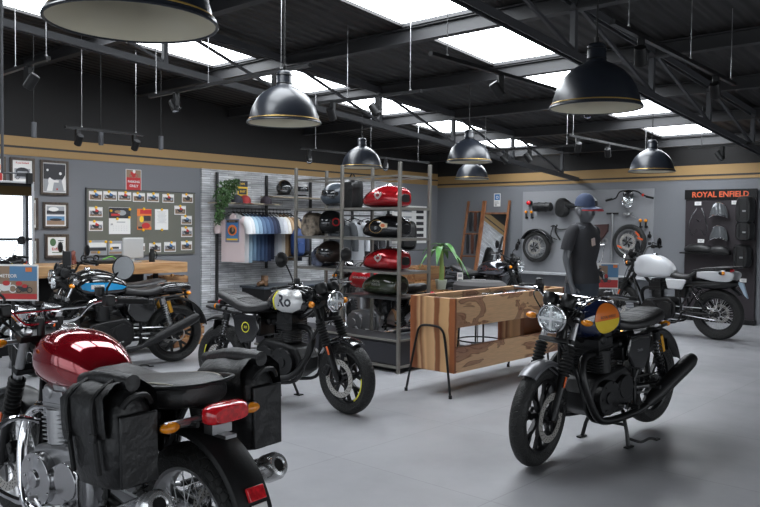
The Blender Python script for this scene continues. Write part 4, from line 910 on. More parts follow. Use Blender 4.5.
# brochure board in front of it
def easel_card(label, px, dd, shapes, base):
    a = at_d(px[0], px[1], dd); b = at_d(px[2], px[3], dd); c = (a+b)/2; ux = V((b.x-a.x, b.y-a.y, 0)); w = ux.length; ux.normalize(); h = abs(a.z-b.z)
    t = thing('brochure_stand', label, 'display card', (c.x, c.y, 0)); n = V((ux.y, -ux.x, 0))
    printed('printed_card', t, V((0, 0, c.z)), ux, LZ, w, h, base, shapes, .006)
    m = MB(); bk = -n if n.dot(V((c.x, c.y, 0))) < 0 else n
    m.cyl(bk*.02, bk*.02+V((0, 0, c.z+h*.1)), .012); m.lathe([(.001, 0), (.16, 0), (.15, .015), (.001, .02)], bk*.02, (0, 0, 1), 24); m.build('stand', black, t)
    return t
easel_card('brochure card with blue sky and red bikes on a stand at the left edge', (-16, 264, 38.5, 301), 5.2, [('r', 0, .25, .96, .4, SK), ('r', -.25, .2, .45, .5, TN), ('r', 0, -.15, .96, .4, TN), ('r', 0, -.38, .96, .15, RD), ('r', .33, .36, .12, .12, OR), ('c', .15, -.02, .06, .06, RD), ('t', 'METEOR', .13, -.05, .18, W_)]+bikeshape(-.1, -.1, .7, W_, RD)+bikeshape(.25, -.15, .5, K_, RD), W_)
easel_card('brochure card with blue sky and desert on a stand beside the mannequin', (597, 263, 618, 289), 8.3, [('r', .1, .2, .8, .5, SK), ('r', -.2, .1, .4, .6, TN), ('r', 0, -.3, .96, .3, RD), ('r', .35, .38, .2, .12, OR)]+bikeshape(-.1, -.1, .8, K_, RD), W_)
# ---------------------------------------------------------------- wall rack on the stone
rack_m = mat('black rack steel', (.02, .02, .021), .45)
shelf_wood = wood('pale shelf wood', (.42, .36, .27), (.30, .25, .18), 0)
YR = YW-.05
t = thing('garment_rack', 'black upright wall rack with thin shelves on the split stone wall', 'wall rack', (7.9, YR, 0))
for px in (216.5, 266, 310, 352, 388):
    x = at_y(px, 200, YR).x-7.9; m = MB(); m.bx((x-.02, -.03, .25 if px < 250 else .80), (x+.02, .0, 2.35)); m.build('upright', rack_m, t, smooth=0)
zs = at_y(240, 205, 9.95).z
x0 = at_y(214, 205, 10).x-7.9; x1 = at_y(266, 205, 10).x-7.9; x2 = at_y(352, 205, 10).x-7.9
for a, b, z, d in ((x0, x1+.15, 1.87, .38), (x1+.02, x2, 2.0, .36), (x0, x1-.72, .32, .30)):
    m = MB(); m.bx((a, -d, z-.02), (b, -.03, z)); m.build('shelf', shelf_wood if z > 1 else rack_m, t, .003)
m = MB(); m.cyl((x0+.05, -.30, 1.78), (x1+.45, -.30, 1.78), .012); m.cyl((x2-.5, -.30, 1.71), (x2+1.1, -.30, 1.71), .012); m.build('hanging_rail', rack_m, t)
zr = 1.78
shirt_cols = [('pale pink', (.68, .56, .56)), ('white', (.74, .74, .75)), ('white', (.66, .68, .70)), ('light blue', (.36, .50, .60)), ('sky blue', (.25, .37, .50)), ('slate blue', (.10, .16, .26)), ('denim blue', (.07, .12, .22)), ('dark blue', (.045, .075, .15)), ('navy', (.025, .035, .075)),
              ('midnight navy', (.018, .024, .05)), ('grey', (.40, .42, .46)), ('pale grey', (.56, .57, .60)), ('off white', (.70, .68, .64)), ('tan', (.42, .29, .17)), ('brown', (.28, .17, .09)), ('khaki', (.33, .25, .16))]
def garment(label, loc, rz, col, cname, long=False, pr=None, wd=.25, hh=.68, group='T-shirts on the wall rail'):
    t = thing('jacket' if long else 't_shirt', label, 'jacket' if long else 'T-shirt', loc, (0, 0, R(rz)), group)
    sl = .42 if long else .17
    half = [(.06, -.055), (.10, -.065), (wd*.88, -.10), (wd*1.18, -.13-sl*.92), (wd*1.02, -.15-sl), (wd*.80, -.26), (wd*.84, -.45), (wd*.86, -.055-hh)]
    if long: half = [(.06, -.055), (.10, -.065), (wd*.88, -.10), (wd*1.12, -.2-sl), (wd*.92, -.22-sl), (wd*.80, -.28), (wd*.82, -.45), (wd*.86, -.055-hh)]
    # front and back layers as a shallow puffed shell
    m = MB(); th = .014 if not long else .05; ncol = 10; rows = []
    zsr = [0, -.02, -.05, -.09, -.14, -.2, -.26, -.35, -.45, -.55, -.055-hh]
    def hwid(z):
        if z > -.055: return .055+(-z)*.2
        if z > -.12: return .10+(-z-.055)/.065*(wd*.80)
        return wd*(.97-.12*min(1, (-z-.12)/.12))
    for sd in (1, -1):
        rings = []
        for z in zsr:
            hw_ = hwid(z); row = []
            for k in range(ncol+1):
                u = -1+2*k/ncol; puff = (1-u*u)**.5*th*(.5+.5*min(1, -z/.2))+.003*math.sin(9*u+20*z)
                row.append(V((sd*puff, hw_*u, z-.055 + (-.035*(abs(u)) if -z < .12 else 0))))
            rings.append(row)
        vs = [p for r_ in rings for p in r_]; fs = [(i*(ncol+1)+k, i*(ncol+1)+k+1, (i+1)*(ncol+1)+k+1, (i+1)*(ncol+1)+k) for i in range(len(rings)-1) for k in range(ncol)]
        m.add(vs, fs)
    for y in (-1, 1):
        m.tube([(0, y*wd*.72, -.17), (0, y*wd*.95, -.20), (0, y*(wd*1.12), -.20-sl*.55), (.01, y*(wd*1.12), -.20-sl)], [.075, .07, .062, .060], 10, smooth=3, caps=False)
    cm_ = mat('cloth '+cname, col, .85, bump=.3, scale=45)
    b = m.build('garment_body', cm_, t, smooth=70)
    h = MB(); h.tube([(0, 0, 0), (0, .012, .02), (0, 0, .035), (0, -.012, .02)], .003, 5); h.tube([(0, -wd*.8, -.10), (0, 0, -.03), (0, wd*.8, -.10)], .008, 6, smooth=3); h.cyl((0, 0, -.03), (0, 0, .01), .003, n=5); h.build('hanger', black, t)
    if pr: pr(t, th)
    return t
def shirt_print(t, th):
    printed('chest_print', t, V((-th-.004, 0, -.33)), V((0, -1, 0)), LZ, .25, .36, BL, [('r', 0, 0, .94, .96, TN), ('r', 0, -.02, .86, .86, BL), ('c', 0, .02, .34, .24, OR), ('c', 0, .0, .22, .16, K_), ('r', 0, .40, .8, .10, K_), ('t', 'ROYAL', .10, 0, .40, TN), ('r', 0, -.38, .8, .08, YE), ('r', 0, -.28, .7, .05, SK), ('c', .05, .05, .08, .1, TN)], .002)
xa = at_y(233, 213, YR-.30).x; xb = at_y(287, 213, YR-.30).x
for i, (cn, c) in enumerate(shirt_cols):
    x = xa+(xb-xa)*i/(len(shirt_cols)-1)
    lb = ['pale pink T-shirt with a blue badge print, front of the rail', 'first white T-shirt right behind the pink one', 'second white T-shirt behind the pink one', 'light blue T-shirt next to the white ones', 'sky blue T-shirt between light blue and slate blue', 'slate blue T-shirt, first of the dark blue ones', 'denim blue T-shirt, second of the dark blue ones', 'dark blue T-shirt, third of the dark blue ones', 'navy T-shirt near the middle of the rail', 'midnight navy T-shirt just before the greys', 'mid grey T-shirt right after the navy ones', 'pale grey T-shirt beside the off white one', 'off white T-shirt just before the browns', 'tan T-shirt, first of the brown ones', 'brown T-shirt between tan and khaki', 'khaki T-shirt, last on the rail'][i]
    garment(lb, (x, YR-.30, zr-.02), 20 if i == 0 else random.uniform(-2.5, 2.5), c, cn, pr=shirt_print if i == 0 else None, hh=.70+random.uniform(-.02, .03))
for i, (px, cn, c, lb) in enumerate(((291, 'blue lined black', (.02, .025, .05), 'black and blue jacket hanging right of the khaki T-shirt'), (341, 'charcoal', (.05, .055, .06), 'charcoal jacket hanging behind the open shelf'), (354, 'light silver', (.52, .54, .57), 'light silver grey jacket hanging behind the black fuel tank'), (368, 'graphite', (.03, .03, .034), 'graphite jacket hanging right of the silver one'))):
    x = at_y(px, 225, YR-.30).x; garment(lb, (x, YR-.30, 1.69 if i else 1.72), 20, c, cn, True, group='jackets on the wall rail')

# helmets, caps
def helmet(label, loc, rz, paint, kind='full', s=1.0, extra=None, group='helmets on the shelves'):
    t = thing('helmet', label, 'helmet', loc, (0, 0, R(rz)), group); t.scale = (s,)*3
    m = MB(); n, k = 28, 18; c = V((0, 0, .135)); vs = []; fs = []; rings = []
    for i in range(k+1):
        th = PI*i/k; row = []
        for j in range(n):
            a = 2*PI*j/n; x = .150*math.sin(th)*math.cos(a); y = .122*math.sin(th)*math.sin(a); z = .130*math.cos(th)
            if z < -.095: z = -.095-(z+.095)*.2*-1*0 - .004; 
            if kind == 'full' and x > .05 and z < -.02: x *= 1.12
            if kind == 'open' and x > .04 and z < .035: x = .04+(x-.04)*.15
            row.append(c+V((x, y, z)))
        rings.append(row)
    m.loft(rings, False); sh = m.build('shell', paint, t, smooth=60)
    m = MB(); rr = []
    for i in range(9):
        z = -.035+.085*i/8; row = []
        for j in range(17):
            a = R(-72)+R(144)*j/16; q = (1-(z/.130)**2)**.5; row.append(c+V((.156*q*math.cos(a), .128*q*math.sin(a), z)))
        rr.append(row)
    vs = [p for r_ in rr for p in r_]; fs = [(i*17+j, i*17+j+1, (i+1)*17+j+1, (i+1)*17+j) for i in range(8) for j in range(16)]; m.add(vs, fs)
    m.build('visor', mat('smoked visor', (.02, .022, .025), .06, coat=1), sh, smooth=60)
    m = MB(); m.torus(c+V((0, 0, -.098)), (0, 0, 1), .098, .012, 24, 6)
    for y in (-1, 1): m.cyl(c+V((.03, y*.118, .01)), c+V((.03, y*.130, .01)), .02, n=14)
    m.build('trim', black, t)
    if extra: extra(sh, c)
    return t
hblk = mat('helmet gloss black', (.012, .012, .014), .15, coat=1); hgrey = mat('helmet slate blue grey', (.06, .075, .095), .35, coat=.3); hmat = mat('helmet matt black', (.018, .018, .019), .5); hwhite = mat('helmet white shell', (.62, .62, .63), .25, coat=.6); hbrown = mat('helmet dark bronze', (.05, .035, .03), .35, .3)
def cap(label, loc, rz, col, cn, parent=None, group='caps on the wall shelf'):
    t = thing('baseball_cap', label, 'cap', loc, (0, 0, R(rz)), group)
    m = MB(); m.lathe([(.092, 0), (.094, .03), (.085, .07), (.06, .105), (.03, .122), (.001, .126)], (0, 0, 0), (0, 0, 1), 24); m.build('cap_crown', mat('cap cloth '+cn, col, .8), t)
    m = MB(); pts = []; 
    for r_ in (.088, .13, .17):
        pts.append([V((.0+r_*math.cos(a)*1.05, r_*.62*math.sin(a)*1.3, .012-.02*abs(math.sin(a))-(r_-.09)*.15)) for a in [R(-75+150*k/12) for k in range(13)]])
    vs = [p for q in pts for p in q]; vs += [p-V((0, 0, .005)) for p in vs]; nn = 39
    fs = [(i*13+k, i*13+k+1, (i+1)*13+k+1, (i+1)*13+k) for i in range(2) for k in range(12)]; fs += [tuple(j+nn for j in f) for f in fs]; fs += [(26+k, 27+k, 27+k+nn, 26+k+nn) for k in range(12)]
    m.add(vs, fs); m.build('brim', mat('cap brim '+cn, tuple(min(1, c*1.3) for c in col), .7), t)
    return t
zt = 1.872
for px, c, cn, lb in ((237, (.03, .03, .04), 'black', 'black cap on the wall shelf beside the plant'), (245, (.30, .03, .03), 'red', 'red and black cap in front of the yellow poster tin'), (266, (.03, .022, .03), 'dark maroon', 'dark maroon cap at the right end of the T-shirt shelf')):
    p = at_y(px, 203, 9.92); cap(lb, (p.x, 9.92, zt), -110, c, cn)
p = at_y(243, 195, 10.02); t = thing('tin_poster', 'black and yellow tin poster standing on the wall shelf', 'poster', (p.x, 10.03, zt+.14))
printed('tin_plate', t, V((0, 0, .045)), LX, LZ, .20, .34, YE, [('r', 0, .36, 1, .28, K_), ('t', 'RIDE', .12, 0, .36, YE), ('r', 0, .0, .8, .28, K_), ('t', 'EASY', .14, 0, .0, YE), ('r', 0, -.3, .9, .12, K_), ('r', 0, -.42, 1, .1, RD)])
# trailing plant
leaf_m = mat('dark green leaves', (.045, .10, .03), .5, var=.5, vscale=12)
def leafy(mb, c, r, n, size, drop=0):
    for _ in range(n):
        d = V((random.gauss(0, 1), random.gauss(0, .6), random.gauss(0, 1))).normalized()*r*random.random()**.4
        p = V(c)+V((d.x, d.y*.6, d.z)); u = V((random.uniform(-1, 1), random.uniform(-1, .3), random.uniform(-1, .4))).normalized(); w_ = u.cross(V((random.uniform(-1, 1), random.uniform(-1, 1), random.uniform(-1, 1)))).normalized()
        s = size*random.uniform(.7, 1.3); n_ = u.cross(w_)*s*.12
        mb.add([p, p+u*s*.4+w_*s*.35-n_, p+u*s+V((0, 0, -s*.2)), p+u*s*.4-w_*s*.35-n_, p+u*s*.5+n_], [(0, 1, 4), (1, 2, 4), (2, 3, 4), (3, 0, 4)])
p = at_y(222, 200, 9.95); t = thing('trailing_plant', 'leafy green trailing plant at the left end of the wall shelf', 'plant', (p.x, 9.92, zt))
m = MB(); m.lathe([(.001, 0), (.05, 0), (.065, .09), (.058, .09), (.045, .02)], (.04, 0, 0), (0, 0, 1), 16); m.build('pot', black, t)
m = MB(); m.tube([(.04, 0, .08), (0, -.02, .22), (-.05, -.06, .2), (-.12, -.12, 0), (-.15, -.13, -.2), (-.17, -.12, -.3)], .006, 6, smooth=5)
for k in range(6): m.tube([(.04, 0, .08), (random.uniform(-.1, .2), random.uniform(-.12, 0), .25), (random.uniform(-.15, .28), -.1, random.uniform(.1, .35))], .004, 5, smooth=4)
m.build('stem', mat('plant stem', (.08, .12, .03), .6), t)
m = MB()
for c, r_, n_ in (((.02, -.05, .20), .15, 150), ((.14, -.05, .28), .10, 80), ((-.08, -.10, .10), .13, 110), ((-.14, -.12, -.06), .10, 80), ((-.16, -.12, -.2), .08, 50), ((-.19, -.12, -.30), .05, 26), ((.22, -.05, .34), .05, 22)): leafy(m, c, r_, n_, .055)
tag(m.build('foliage', leaf_m, t, smooth=0), kind='stuff')
helmet('glossy black open helmet with chrome visor on the upper wall shelf', (at_y(284, 190, 9.95).x, 9.95, 2.002), -110, hblk, 'open', 1.05)
helmet('white helmet with black crest on the upper wall shelf', (at_y(300, 190, 10.0).x+.02, 10.0, 2.002), -100, hwhite, 'open', .98)
# things low on the rack
t = thing('low_cabinet', 'long low black cabinet against the stone wall behind the silver tank bike', 'cabinet', (9.0, 9.75, 0)); m = MB(); m.bx((-1.2, -.32, .05), (1.6, .25, .52)); m.bx((-1.15, -.29, 0), (1.55, .22, .05)); m.build('cabinet_body', black, t, .006)
m = MB(); m.bx((-1.23, -.34, .52), (1.63, .27, .555)); m.build('worktop', mat('dark blue grey top', (.05, .06, .075), .3), t, .004)
for k, (px, lb) in enumerate(((257, 'brown leather boot lying on the low cabinet, left one'), (266, 'brown leather boot lying on the low cabinet, right one'))):
    p = at_y(px, 285, 9.6); t = thing('leather_boot', lb, 'boot', (max(p.x, 7.9), 9.62, .557), (0, 0, R(20+40*k)), 'boots on the low cabinet')
    m = MB(); m.tube([(-.11, 0, .04), (-.02, 0, .045), (.07, 0, .05), (.10, 0, .07), (.11, 0, .16)], [.03, .042, .045, .05, .045], 12, smooth=3); m.build('boot_upper', mat('brown leather', (.13, .07, .035), .45), t); m = MB(); m.body([(-.15, 0, .012, .03, 3), (-.05, 0, .012, .045, 3), (.14, 0, .016, .04, 3)], 16, 3); m.build('sole', rubber, t)
def backpack(label, loc, rz, m1, s=(.30, .18, .44)):
    t = thing('backpack', label, 'bag', loc, (0, 0, R(rz)), 'bags on the wall rack'); a, b, h = s
    m = MB(); m.body([(-b/2, .03, h*.9, a*.36, 4), (-b*.3, 0, h, a*.48, 4), (b*.2, 0, h*.97, a*.5, 4), (b/2, .04, h*.8, a*.4, 4)], 28, 4); m.build('bag_body', m1, t)
    m = MB(); m.body([(b*.4, .05, h*.5, a*.32, 4), (b*.75, .06, h*.46, a*.28, 4)], 20, 4); m.build('front_pocket', m1, t); m = MB(); m.tube([(0, -.04, h*.96), (0, 0, h*1.06), (0, .04, h*.96)], .01, 8, smooth=4); m.build('carry_loop', black, t)
backpack('large black backpack behind the left posts of the open shelf', (at_y(294, 250, 9.85).x+.15, 9.85, 1.016), -120, canvas, (.36, .22, .5))
backpack('dark blue and black bag hanging beside the khaki T-shirt', (at_y(281, 240, 9.85).x+.10, 9.55, 1.016), -100, mat('blue nylon', (.02, .05, .16), .5, bump=.4, scale=40), (.22, .16, .46))
backpack('black upright case behind the black fuel tank', (at_y(404, 225, 9.8).x, 9.7, 1.08), -130, matte, (.34, .2, .55))
for xx in (at_y(289, 240, 9.8).x, at_y(404, 230, 9.8).x):
    m = MB(); m.bx((xx-.35, 9.45, 1.0 if xx < 9.5 else 1.06), (xx+.35, YR, 1.015 if xx < 9.5 else 1.075)); tag(m.build('bracket_shelf', rack_m), 'thin black wall shelf under the '+('backpacks beside the T-shirts' if xx < 9.5 else 'upright black case'), 'shelf')
c, w, h = lwall(392, 205, 426, 243, .03); t = thing('style_chart', 'tall white chart with dark rows on the left wall behind the open shelf', 'chart', V((c.x, YW-.035, c.z)))
printed('chart_sheet', t, V((0, 0, 0)), LX, LZ, w, h, W_, [('r', .3, .35-.16*k, .22, .09, K_) for k in range(5)]+[('r', -.2, .35-.16*k, .5, .05, GR) for k in range(5)])

# ---------------------------------------------------------------- open display shelf
tube_m = mat('warm grey shelf steel', (.20, .19, .17), .42, .4)
X0, X1, Y0, Y1, Y2 = 6.07, 6.56, 5.20, 6.03, 6.78
t = thing('display_shelf', 'tall open steel shelf unit on a dark drawer base holding tanks and helmets', 'shelf', (X0, Y0, 0))
def shf(mb, a, b): return mb.bx(V(a)-V((X0, Y0, 0)), V(b)-V((X0, Y0, 0)))
for x in (X0, X1):
    for y in (Y0, Y1, Y2):
        m = MB(); shf(m, (x-.016, y-.016, 0), (x+.016, y+.016, 2.18)); m.build('post', tube_m, t, .003)
LV = [(1.05, 'lower'), (1.40, 'middle'), (1.72, 'upper')]
for z, nm in LV:
    for ya, yb in ((Y0, Y1), (Y1, Y2)):
        m = MB()
        shf(m, (X0, ya, z-.028), (X0+.02, yb, z-.002)); shf(m, (X1-.02, ya, z-.028), (X1, yb, z-.002)); shf(m, (X0, ya-.01, z-.028), (X1, ya+.01, z-.002)); shf(m, (X0, yb-.01, z-.028), (X1, yb+.01, z-.002)); m.build('shelf_frame', tube_m, t)
        m = MB(); shf(m, (X0+.01, ya+.012, z-.012), (X1-.01, yb-.012, z)); m.build('shelf_board', mat('smoked shelf board', (.035, .035, .036), .3), t)
m = MB()
for y in (Y0, Y1, Y2): shf(m, (X0, y-.01, 2.03), (X1, y+.01, 2.05))
shf(m, (X0, Y0, 2.03), (X0+.016, Y2, 2.05)); shf(m, (X1-.016, Y0, 2.03), (X1, Y2, 2.05))
m.build('top_rail', tube_m, t)
# lower level holding the green tank
m = MB(); shf(m, (X0+.01, Y0+.01, .765), (X1-.01, Y1-.01, .78)); shf(m, (X0, Y0, .755), (X0+.02, Y1, .78)); m.build('shelf_board', mat('smoked shelf board', (.035, .035, .036), .3), t)
base_m = mat('dark slate lacquer', (.022, .022, .027), .45)
m = MB(); shf(m, (X0+.02, Y0+.02, .05), (X1-.02, Y2+.75, .33)); m.build('drawer_base', base_m, t, .004)
m = MB(); shf(m, (X0, Y0, .05), (X1, Y0+.02, .075)); shf(m, (X0-.008, Y0, .05), (X0+.02, Y2+.75, .075)); shf(m, (X0-.008, Y0, .325), (X0+.02, Y2+.75, .345)); shf(m, (X0, Y0, .325), (X1, Y0+.02, .345)); m.build('base_rail', tube_m, t)
for k in range(3):
    m = MB(); y = Y0+.03+k*.76; shf(m, (X0+.004, y, .09), (X0+.02, y+.74, .30)); m.build('drawer', base_m, t, .003)
m = MB(); shf(m, (X0+.1, Y0+.1, 0), (X1-.1, Y2+.6, .05)); m.build('plinth', black, t)
TK = [(-.265, .05, .155, .09, 3), (-.255, .015, .20, .128, 2.8), (-.20, .0, .225, .145, 2.6), (-.08, 0, .245, .158, 2.6), (.04, 0, .235, .155, 2.6), (.14, .0, .205, .138, 2.5), (.22, .01, .165, .11, 2.4), (.27, .025, .12, .07, 2.3), (.285, .05, .09, .03, 2)]
redp = mat('candy red paint', (.42, .008, .014), .13, .35, coat=1)
greenp = mat('military green paint', (.035, .045, .022), .2, coat=1)
def loose_tank(label, loc, rz, paint, emblem, s=1.0):
    t = thing('fuel_tank', label, 'fuel tank', loc, (0, 0, R(rz)), 'fuel tanks on the open shelf'); t.scale = (s,)*3
    m = MB(); m.body(TK, 36, 5); b = m.build('tank_body', paint, t, smooth=60)
    m = MB(); m.lathe([(.001, .02), (.03, .02), (.036, .012), (.038, 0), (.044, -.004)], (-.04, 0, .240), (0, 0, 1), 22); m.build('filler_cap', chrome, t)
    m = MB(); m.body([(-.263, .055, .15, .08, 3), (-.270, .06, .145, .075, 3)], 20, 1); m.build('rear_socket', black, t)
    emblem(b)
def em_badge(b):
    dm = [mat('badge silver', (.55, .53, .48), .3, .6), mat('badge dark red', (.25, .01, .015), .3)]
    for sd in (1, -1): side_decal(b, TK, 'tank_badge', [([(-.055, .14), (-.04, .165), (-.018, .155), (0, .178), (.018, .155), (.04, .165), (.055, .14), (.035, .11), (0, .085), (-.035, .11)], 0), (circ(14, .025, .018, 0, .133), 1)], dm, sd, label='silver winged badge')
def em_round(b):
    dm = [mat('badge cream', (.62, .52, .38), .3), mat('badge orange', (.6, .15, .05), .3), mat('badge silver', (.55, .53, .48), .3, .6)]
    for sd in (1, -1): side_decal(b, TK, 'tank_badge', [(circ(24, .10, .075, .03, .12), 0), (circ(24, .094, .069, .03, .12), 1)], [mat('pinstripe gold', (.45, .28, .10), .4), gloss], sd), side_decal(b, TK, 'tank_badge', [([(-.13, .15), (-.05, .165), (-.02, .13), (-.06, .10), (-.13, .105)], 0), (circ(12, .03, .02, -.07, .13), 1)], dm, sd, .004, 'cream and orange badge')
def em_text(b):
    dm = [mat('badge silver', (.55, .53, .48), .3, .6)]
    for sd in (1, -1): side_decal(b, TK, 'tank_lettering', [('text', 'ROYAL', .035, -.02, .155, 0, .01), ('text', 'ENFIELD', .035, -.02, .115, 0, .01)], dm, sd)
for px, py, z, pt, em, lb in ((389, 195, 1.722, redp, em_badge, 'candy red fuel tank on the upper shelf above the black one'), (389, 227, 1.402, gloss, em_round, 'glossy black fuel tank with round pinstripe on the middle shelf'), (389, 259, 1.052, redp, em_badge, 'candy red fuel tank on the lower shelf right under the black one'), (387, 291, .782, greenp, em_text, 'military green fuel tank on the lowest shelf')):
    yc = at_x(px, py, X0+.3).y; loose_tank(lb, (X0+.25, yc, z), 96 if pt != greenp else 90, pt, em, .97)
def targ(sh, c):
    m = MB(); m.torus(c+V((-.02, -.124, .01)), (0, -1, .1), .036, .008, 24, 6); m.torus(c+V((-.02, -.126, .01)), (0, -1, .1), .014, .007, 16, 6); m.torus(c+V((-.02, .124, .01)), (0, 1, .1), .036, .008, 24, 6); tag(m.build('target_emblem', mat('target red', (.75, .02, .03), .4), sh), 'red target ring emblem')
yy = lambda px, X: at_x(px, 220, X).y
helmet('slate blue grey full face helmet on the upper shelf', (X0+.3, yy(336, X0+.3), 1.722), 150, hgrey, 'full', 1.12)
helmet('matt black helmet with a red target ring on the middle shelf', (X0+.3, yy(331, X0+.3), 1.402), 150, hmat, 'full', 1.12, targ)
helmet('dark bronze black helmet on the lower shelf', (X0+.3, yy(331, X0+.3), 1.052), 150, hbrown, 'full', 1.12)
t = thing('black_bag', 'tall black riding bag between the grey helmet and the red tank', 'bag', (X1-.12, yy(352, X1-.12), 1.722)); m = MB(); m.body([(-.09, 0, .30, .09, 4), (0, 0, .36, .11, 4), (.09, 0, .33, .09, 4)], 24, 4); m.build('bag_body', canvas, t); m = MB(); m.tube([(.0, -.05, .34), (0, 0, .40), (0, .05, .34)], .008, 6, smooth=4); m.build('carry_loop', black, t)
# camouflage and brown clothing bundle on the left bay
camo = mat('camouflage cloth', (.16, .13, .10), .8, var=.9, vscale=18)
for z, lb in ((1.402, 'brown camouflage bag on the middle shelf at the left end'),):
    y = Y2-.12; t = thing('cloth_bag', lb, 'bag', (X0+.16, y, z), (0, 0, R(20))); m = MB(); m.body([(-.13, 0, .20, .09, 4), (0, 0, .27, .13, 4), (.12, 0, .22, .10, 4)], 24, 4); m.build('bag_body', camo, t)
t = thing('cloth_bag', 'blue and brown patterned bag on the lower shelf at the left end', 'bag', (X0+.3, Y2-.16, 1.052), (0, 0, R(10))); m = MB(); m.body([(-.13, 0, .18, .09, 4), (0, 0, .24, .12, 4), (.12, 0, .2, .10, 4)], 24, 4); m.build('bag_body', mat('patterned cloth', (.07, .08, .12), .8, var=.9, vscale=20), t)

# ---------------------------------------------------------------- counter
CX0, CX1, CY0, CY1, CZ0, CZ1 = 5.56, 7.52, 4.11, 4.62, .215, .885
sf = sheesham_front(); ss = board_strips()
t = thing('display_counter', 'figured sheesham wood display counter on black hairpin legs', 'counter', (CX0, CY0, 0)); o = V((CX0, CY0, 0)); cb = lambda mb, a, b: mb.bx(V(a)-o, V(b)-o)
for nm, a, b, mt in (('end_panel', (CX0, CY0, CZ0), (CX0+.03, CY1, CZ1), ss), ('end_panel', (CX1-.03, CY0, CZ0), (CX1, CY1, CZ1), ss), ('front_plank', (CX0+.03, CY0, .62), (CX1-.03, CY0+.028, CZ1), sf), ('front_plank', (CX0+.03, CY0, CZ0), (CX1-.03, CY0+.028, .445), sf),
                     ('back_plank', (CX0+.03, CY1-.028, .76), (CX1-.03, CY1, CZ1), sf), ('back_plank', (CX0+.03, CY1-.028, CZ0), (CX1-.03, CY1, .30), sf)):
    m = MB(); cb(m, a, b); m.build(nm, mt, t, .003)
m = MB(); cb(m, (CX0+.03, CY0+.03, CZ1-.055), (CX1-.03, CY1-.03, CZ1-.04)); m.build('recessed_top', mat('dark glass top', (.02, .02, .022), .15, coat=1), t)
m = MB(); cb(m, (CX0+.9, CY0+.18, CZ1-.038), (CX0+1.6, CY0+.34, CZ1-.02)); m.build('chrome_tray', chrome, t, .005)
m = MB(); cb(m, (CX0+1.42, CY0+.16, .24), (CX1-.03, CY1-.03, CZ1-.06)); m.build('inner_box', ss, t)
for x in (CX0-.02, CX1-.25):
    m = MB(); x_ = x-CX0; m.tube([(x_-.03, .0, .012), (x_, .09, .50), (x_, .13, .60), (x_, .19, .625), (x_, .32, .625), (x_, .38, .60), (x_, .42, .50), (x_-.03, .51, .012)], .011, 10, smooth=4)
    for y in (0, .51): m.cyl((x_-.03, y, 0), (x_-.03, y, .03), .016)
    m.build('hairpin_leg', black, t)
t = thing('grey_stool', 'grey upholstered stool with black wire legs behind the wooden counter', 'stool', (7.45, 5.15, 0))
m = MB(); m.lathe([(.001, .60), (.26, .60), (.31, .66), (.31, .86), (.26, .90), (.001, .90)], (0, 0, 0), (0, 0, 1), 32); m.build('upholstery', mat('grey stool cloth', (.075, .072, .072), .85, bump=.3), t)
for k in range(4): m = MB(); a = PI/4+k*PI/2; m.cyl((.26*math.cos(a), .26*math.sin(a), 0), (.22*math.cos(a), .22*math.sin(a), .61), .011); m.build('leg', black, t)
m = MB(); m.torus((0, 0, .22), (0, 0, 1), .25, .009, 24, 6); m.build('foot_ring', black, t)
# price card, white tag, plant behind the counter
def small_card(px, py, d, label, w, h, tilt=0):
    p = at_d(px, py, d); t = thing('price_card', label, 'card', (p.x, p.y, 0), (0, 0, R(-48+tilt)), 'white price cards'); printed('card_face', t, V((0, 0, p.z)), LX, LZ, w, h, W_, [('r', 0, .25, .7, .2, GR), ('r', 0, -.05, .7, .06, K_), ('r', 0, -.2, .7, .06, K_)], .004)
    m = MB(); m.cyl((0, .012, 0), (0, .012, p.z), .006, n=8); m.lathe([(.001, 0), (.09, 0), (.085, .01), (.001, .012)], (0, .01, 0), (0, 0, 1), 18); m.build('card_stand', black, t)
small_card(460, 279, 9.9, 'tall price card on a stand behind the left half of the counter', .075, .17)
small_card(478.5, 281.5, 10.1, 'wide low white card on a stand behind the counter', .18, .06)
pb = at_d(441, 287, 9.7)
wcrate('narrow wooden crate under the small banana plant behind the counter', (pb.x, pb.y, 0), -5, (.34, .34, .74))
t = thing('potted_banana_plant', 'small banana plant with long arching leaves in a pale pot left of the ladder racks', 'plant', (pb.x, pb.y, .742))
m = MB(); m.lathe([(.001, 0), (.055, 0), (.075, .12), (.068, .12), (.05, .03), (.001, .03)], (0, 0, 0), (0, 0, 1), 24); m.build('pot', mat('pale pot', (.45, .5, .42), .5), t)
m = MB(); m.tube([(0, 0, .06), (.01, 0, .25), (0, 0, .42), (.01, .01, .56)], [.032, .030, .024, .012], 10, smooth=4); m.build('trunk', mat('pale green stem', (.26, .36, .10), .5, var=.3), t)
for k in range(9):
    a = k*2.4+.3; L = .24+.06*(k % 3); el = .8-.25*(k % 3); m = MB(); rows = []
    u = V((math.cos(a), math.sin(a), 0)); s_ = V((-math.sin(a), math.cos(a), 0)); b0 = V((0, 0, .46+.012*k))
    for i in range(9):
        q = i/8; c = b0+u*L*q+V((0, 0, L*(el*q-1.25*q*q))); wv = .036*math.sin(PI*min(1, .08+q*.95))**.7+.002; rows.append([c-s_*wv+V((0, 0, .015)), c, c+s_*wv+V((0, 0, .015))])
    vs = [p for r_ in rows for p in r_]; m.add(vs, [(i*3+j, i*3+j+1, (i+1)*3+j+1, (i+1)*3+j) for i in range(8) for j in range(2)])
    m.build('leaf', mat('banana leaf', (.07, .22, .045), .42, var=.35, vscale=8), t, smooth=60)
wcrate('big wooden crate stacked on another right behind the open shelf', (*at_d(418, 280, 9.9).xy, .5), -5, (.55, .42, .53), 'crates behind the open shelf')
wcrate('big wooden crate standing on the floor behind the open shelf', (*at_d(418, 280, 9.9).xy, 0), -5, (.55, .42, .5), 'crates behind the open shelf')

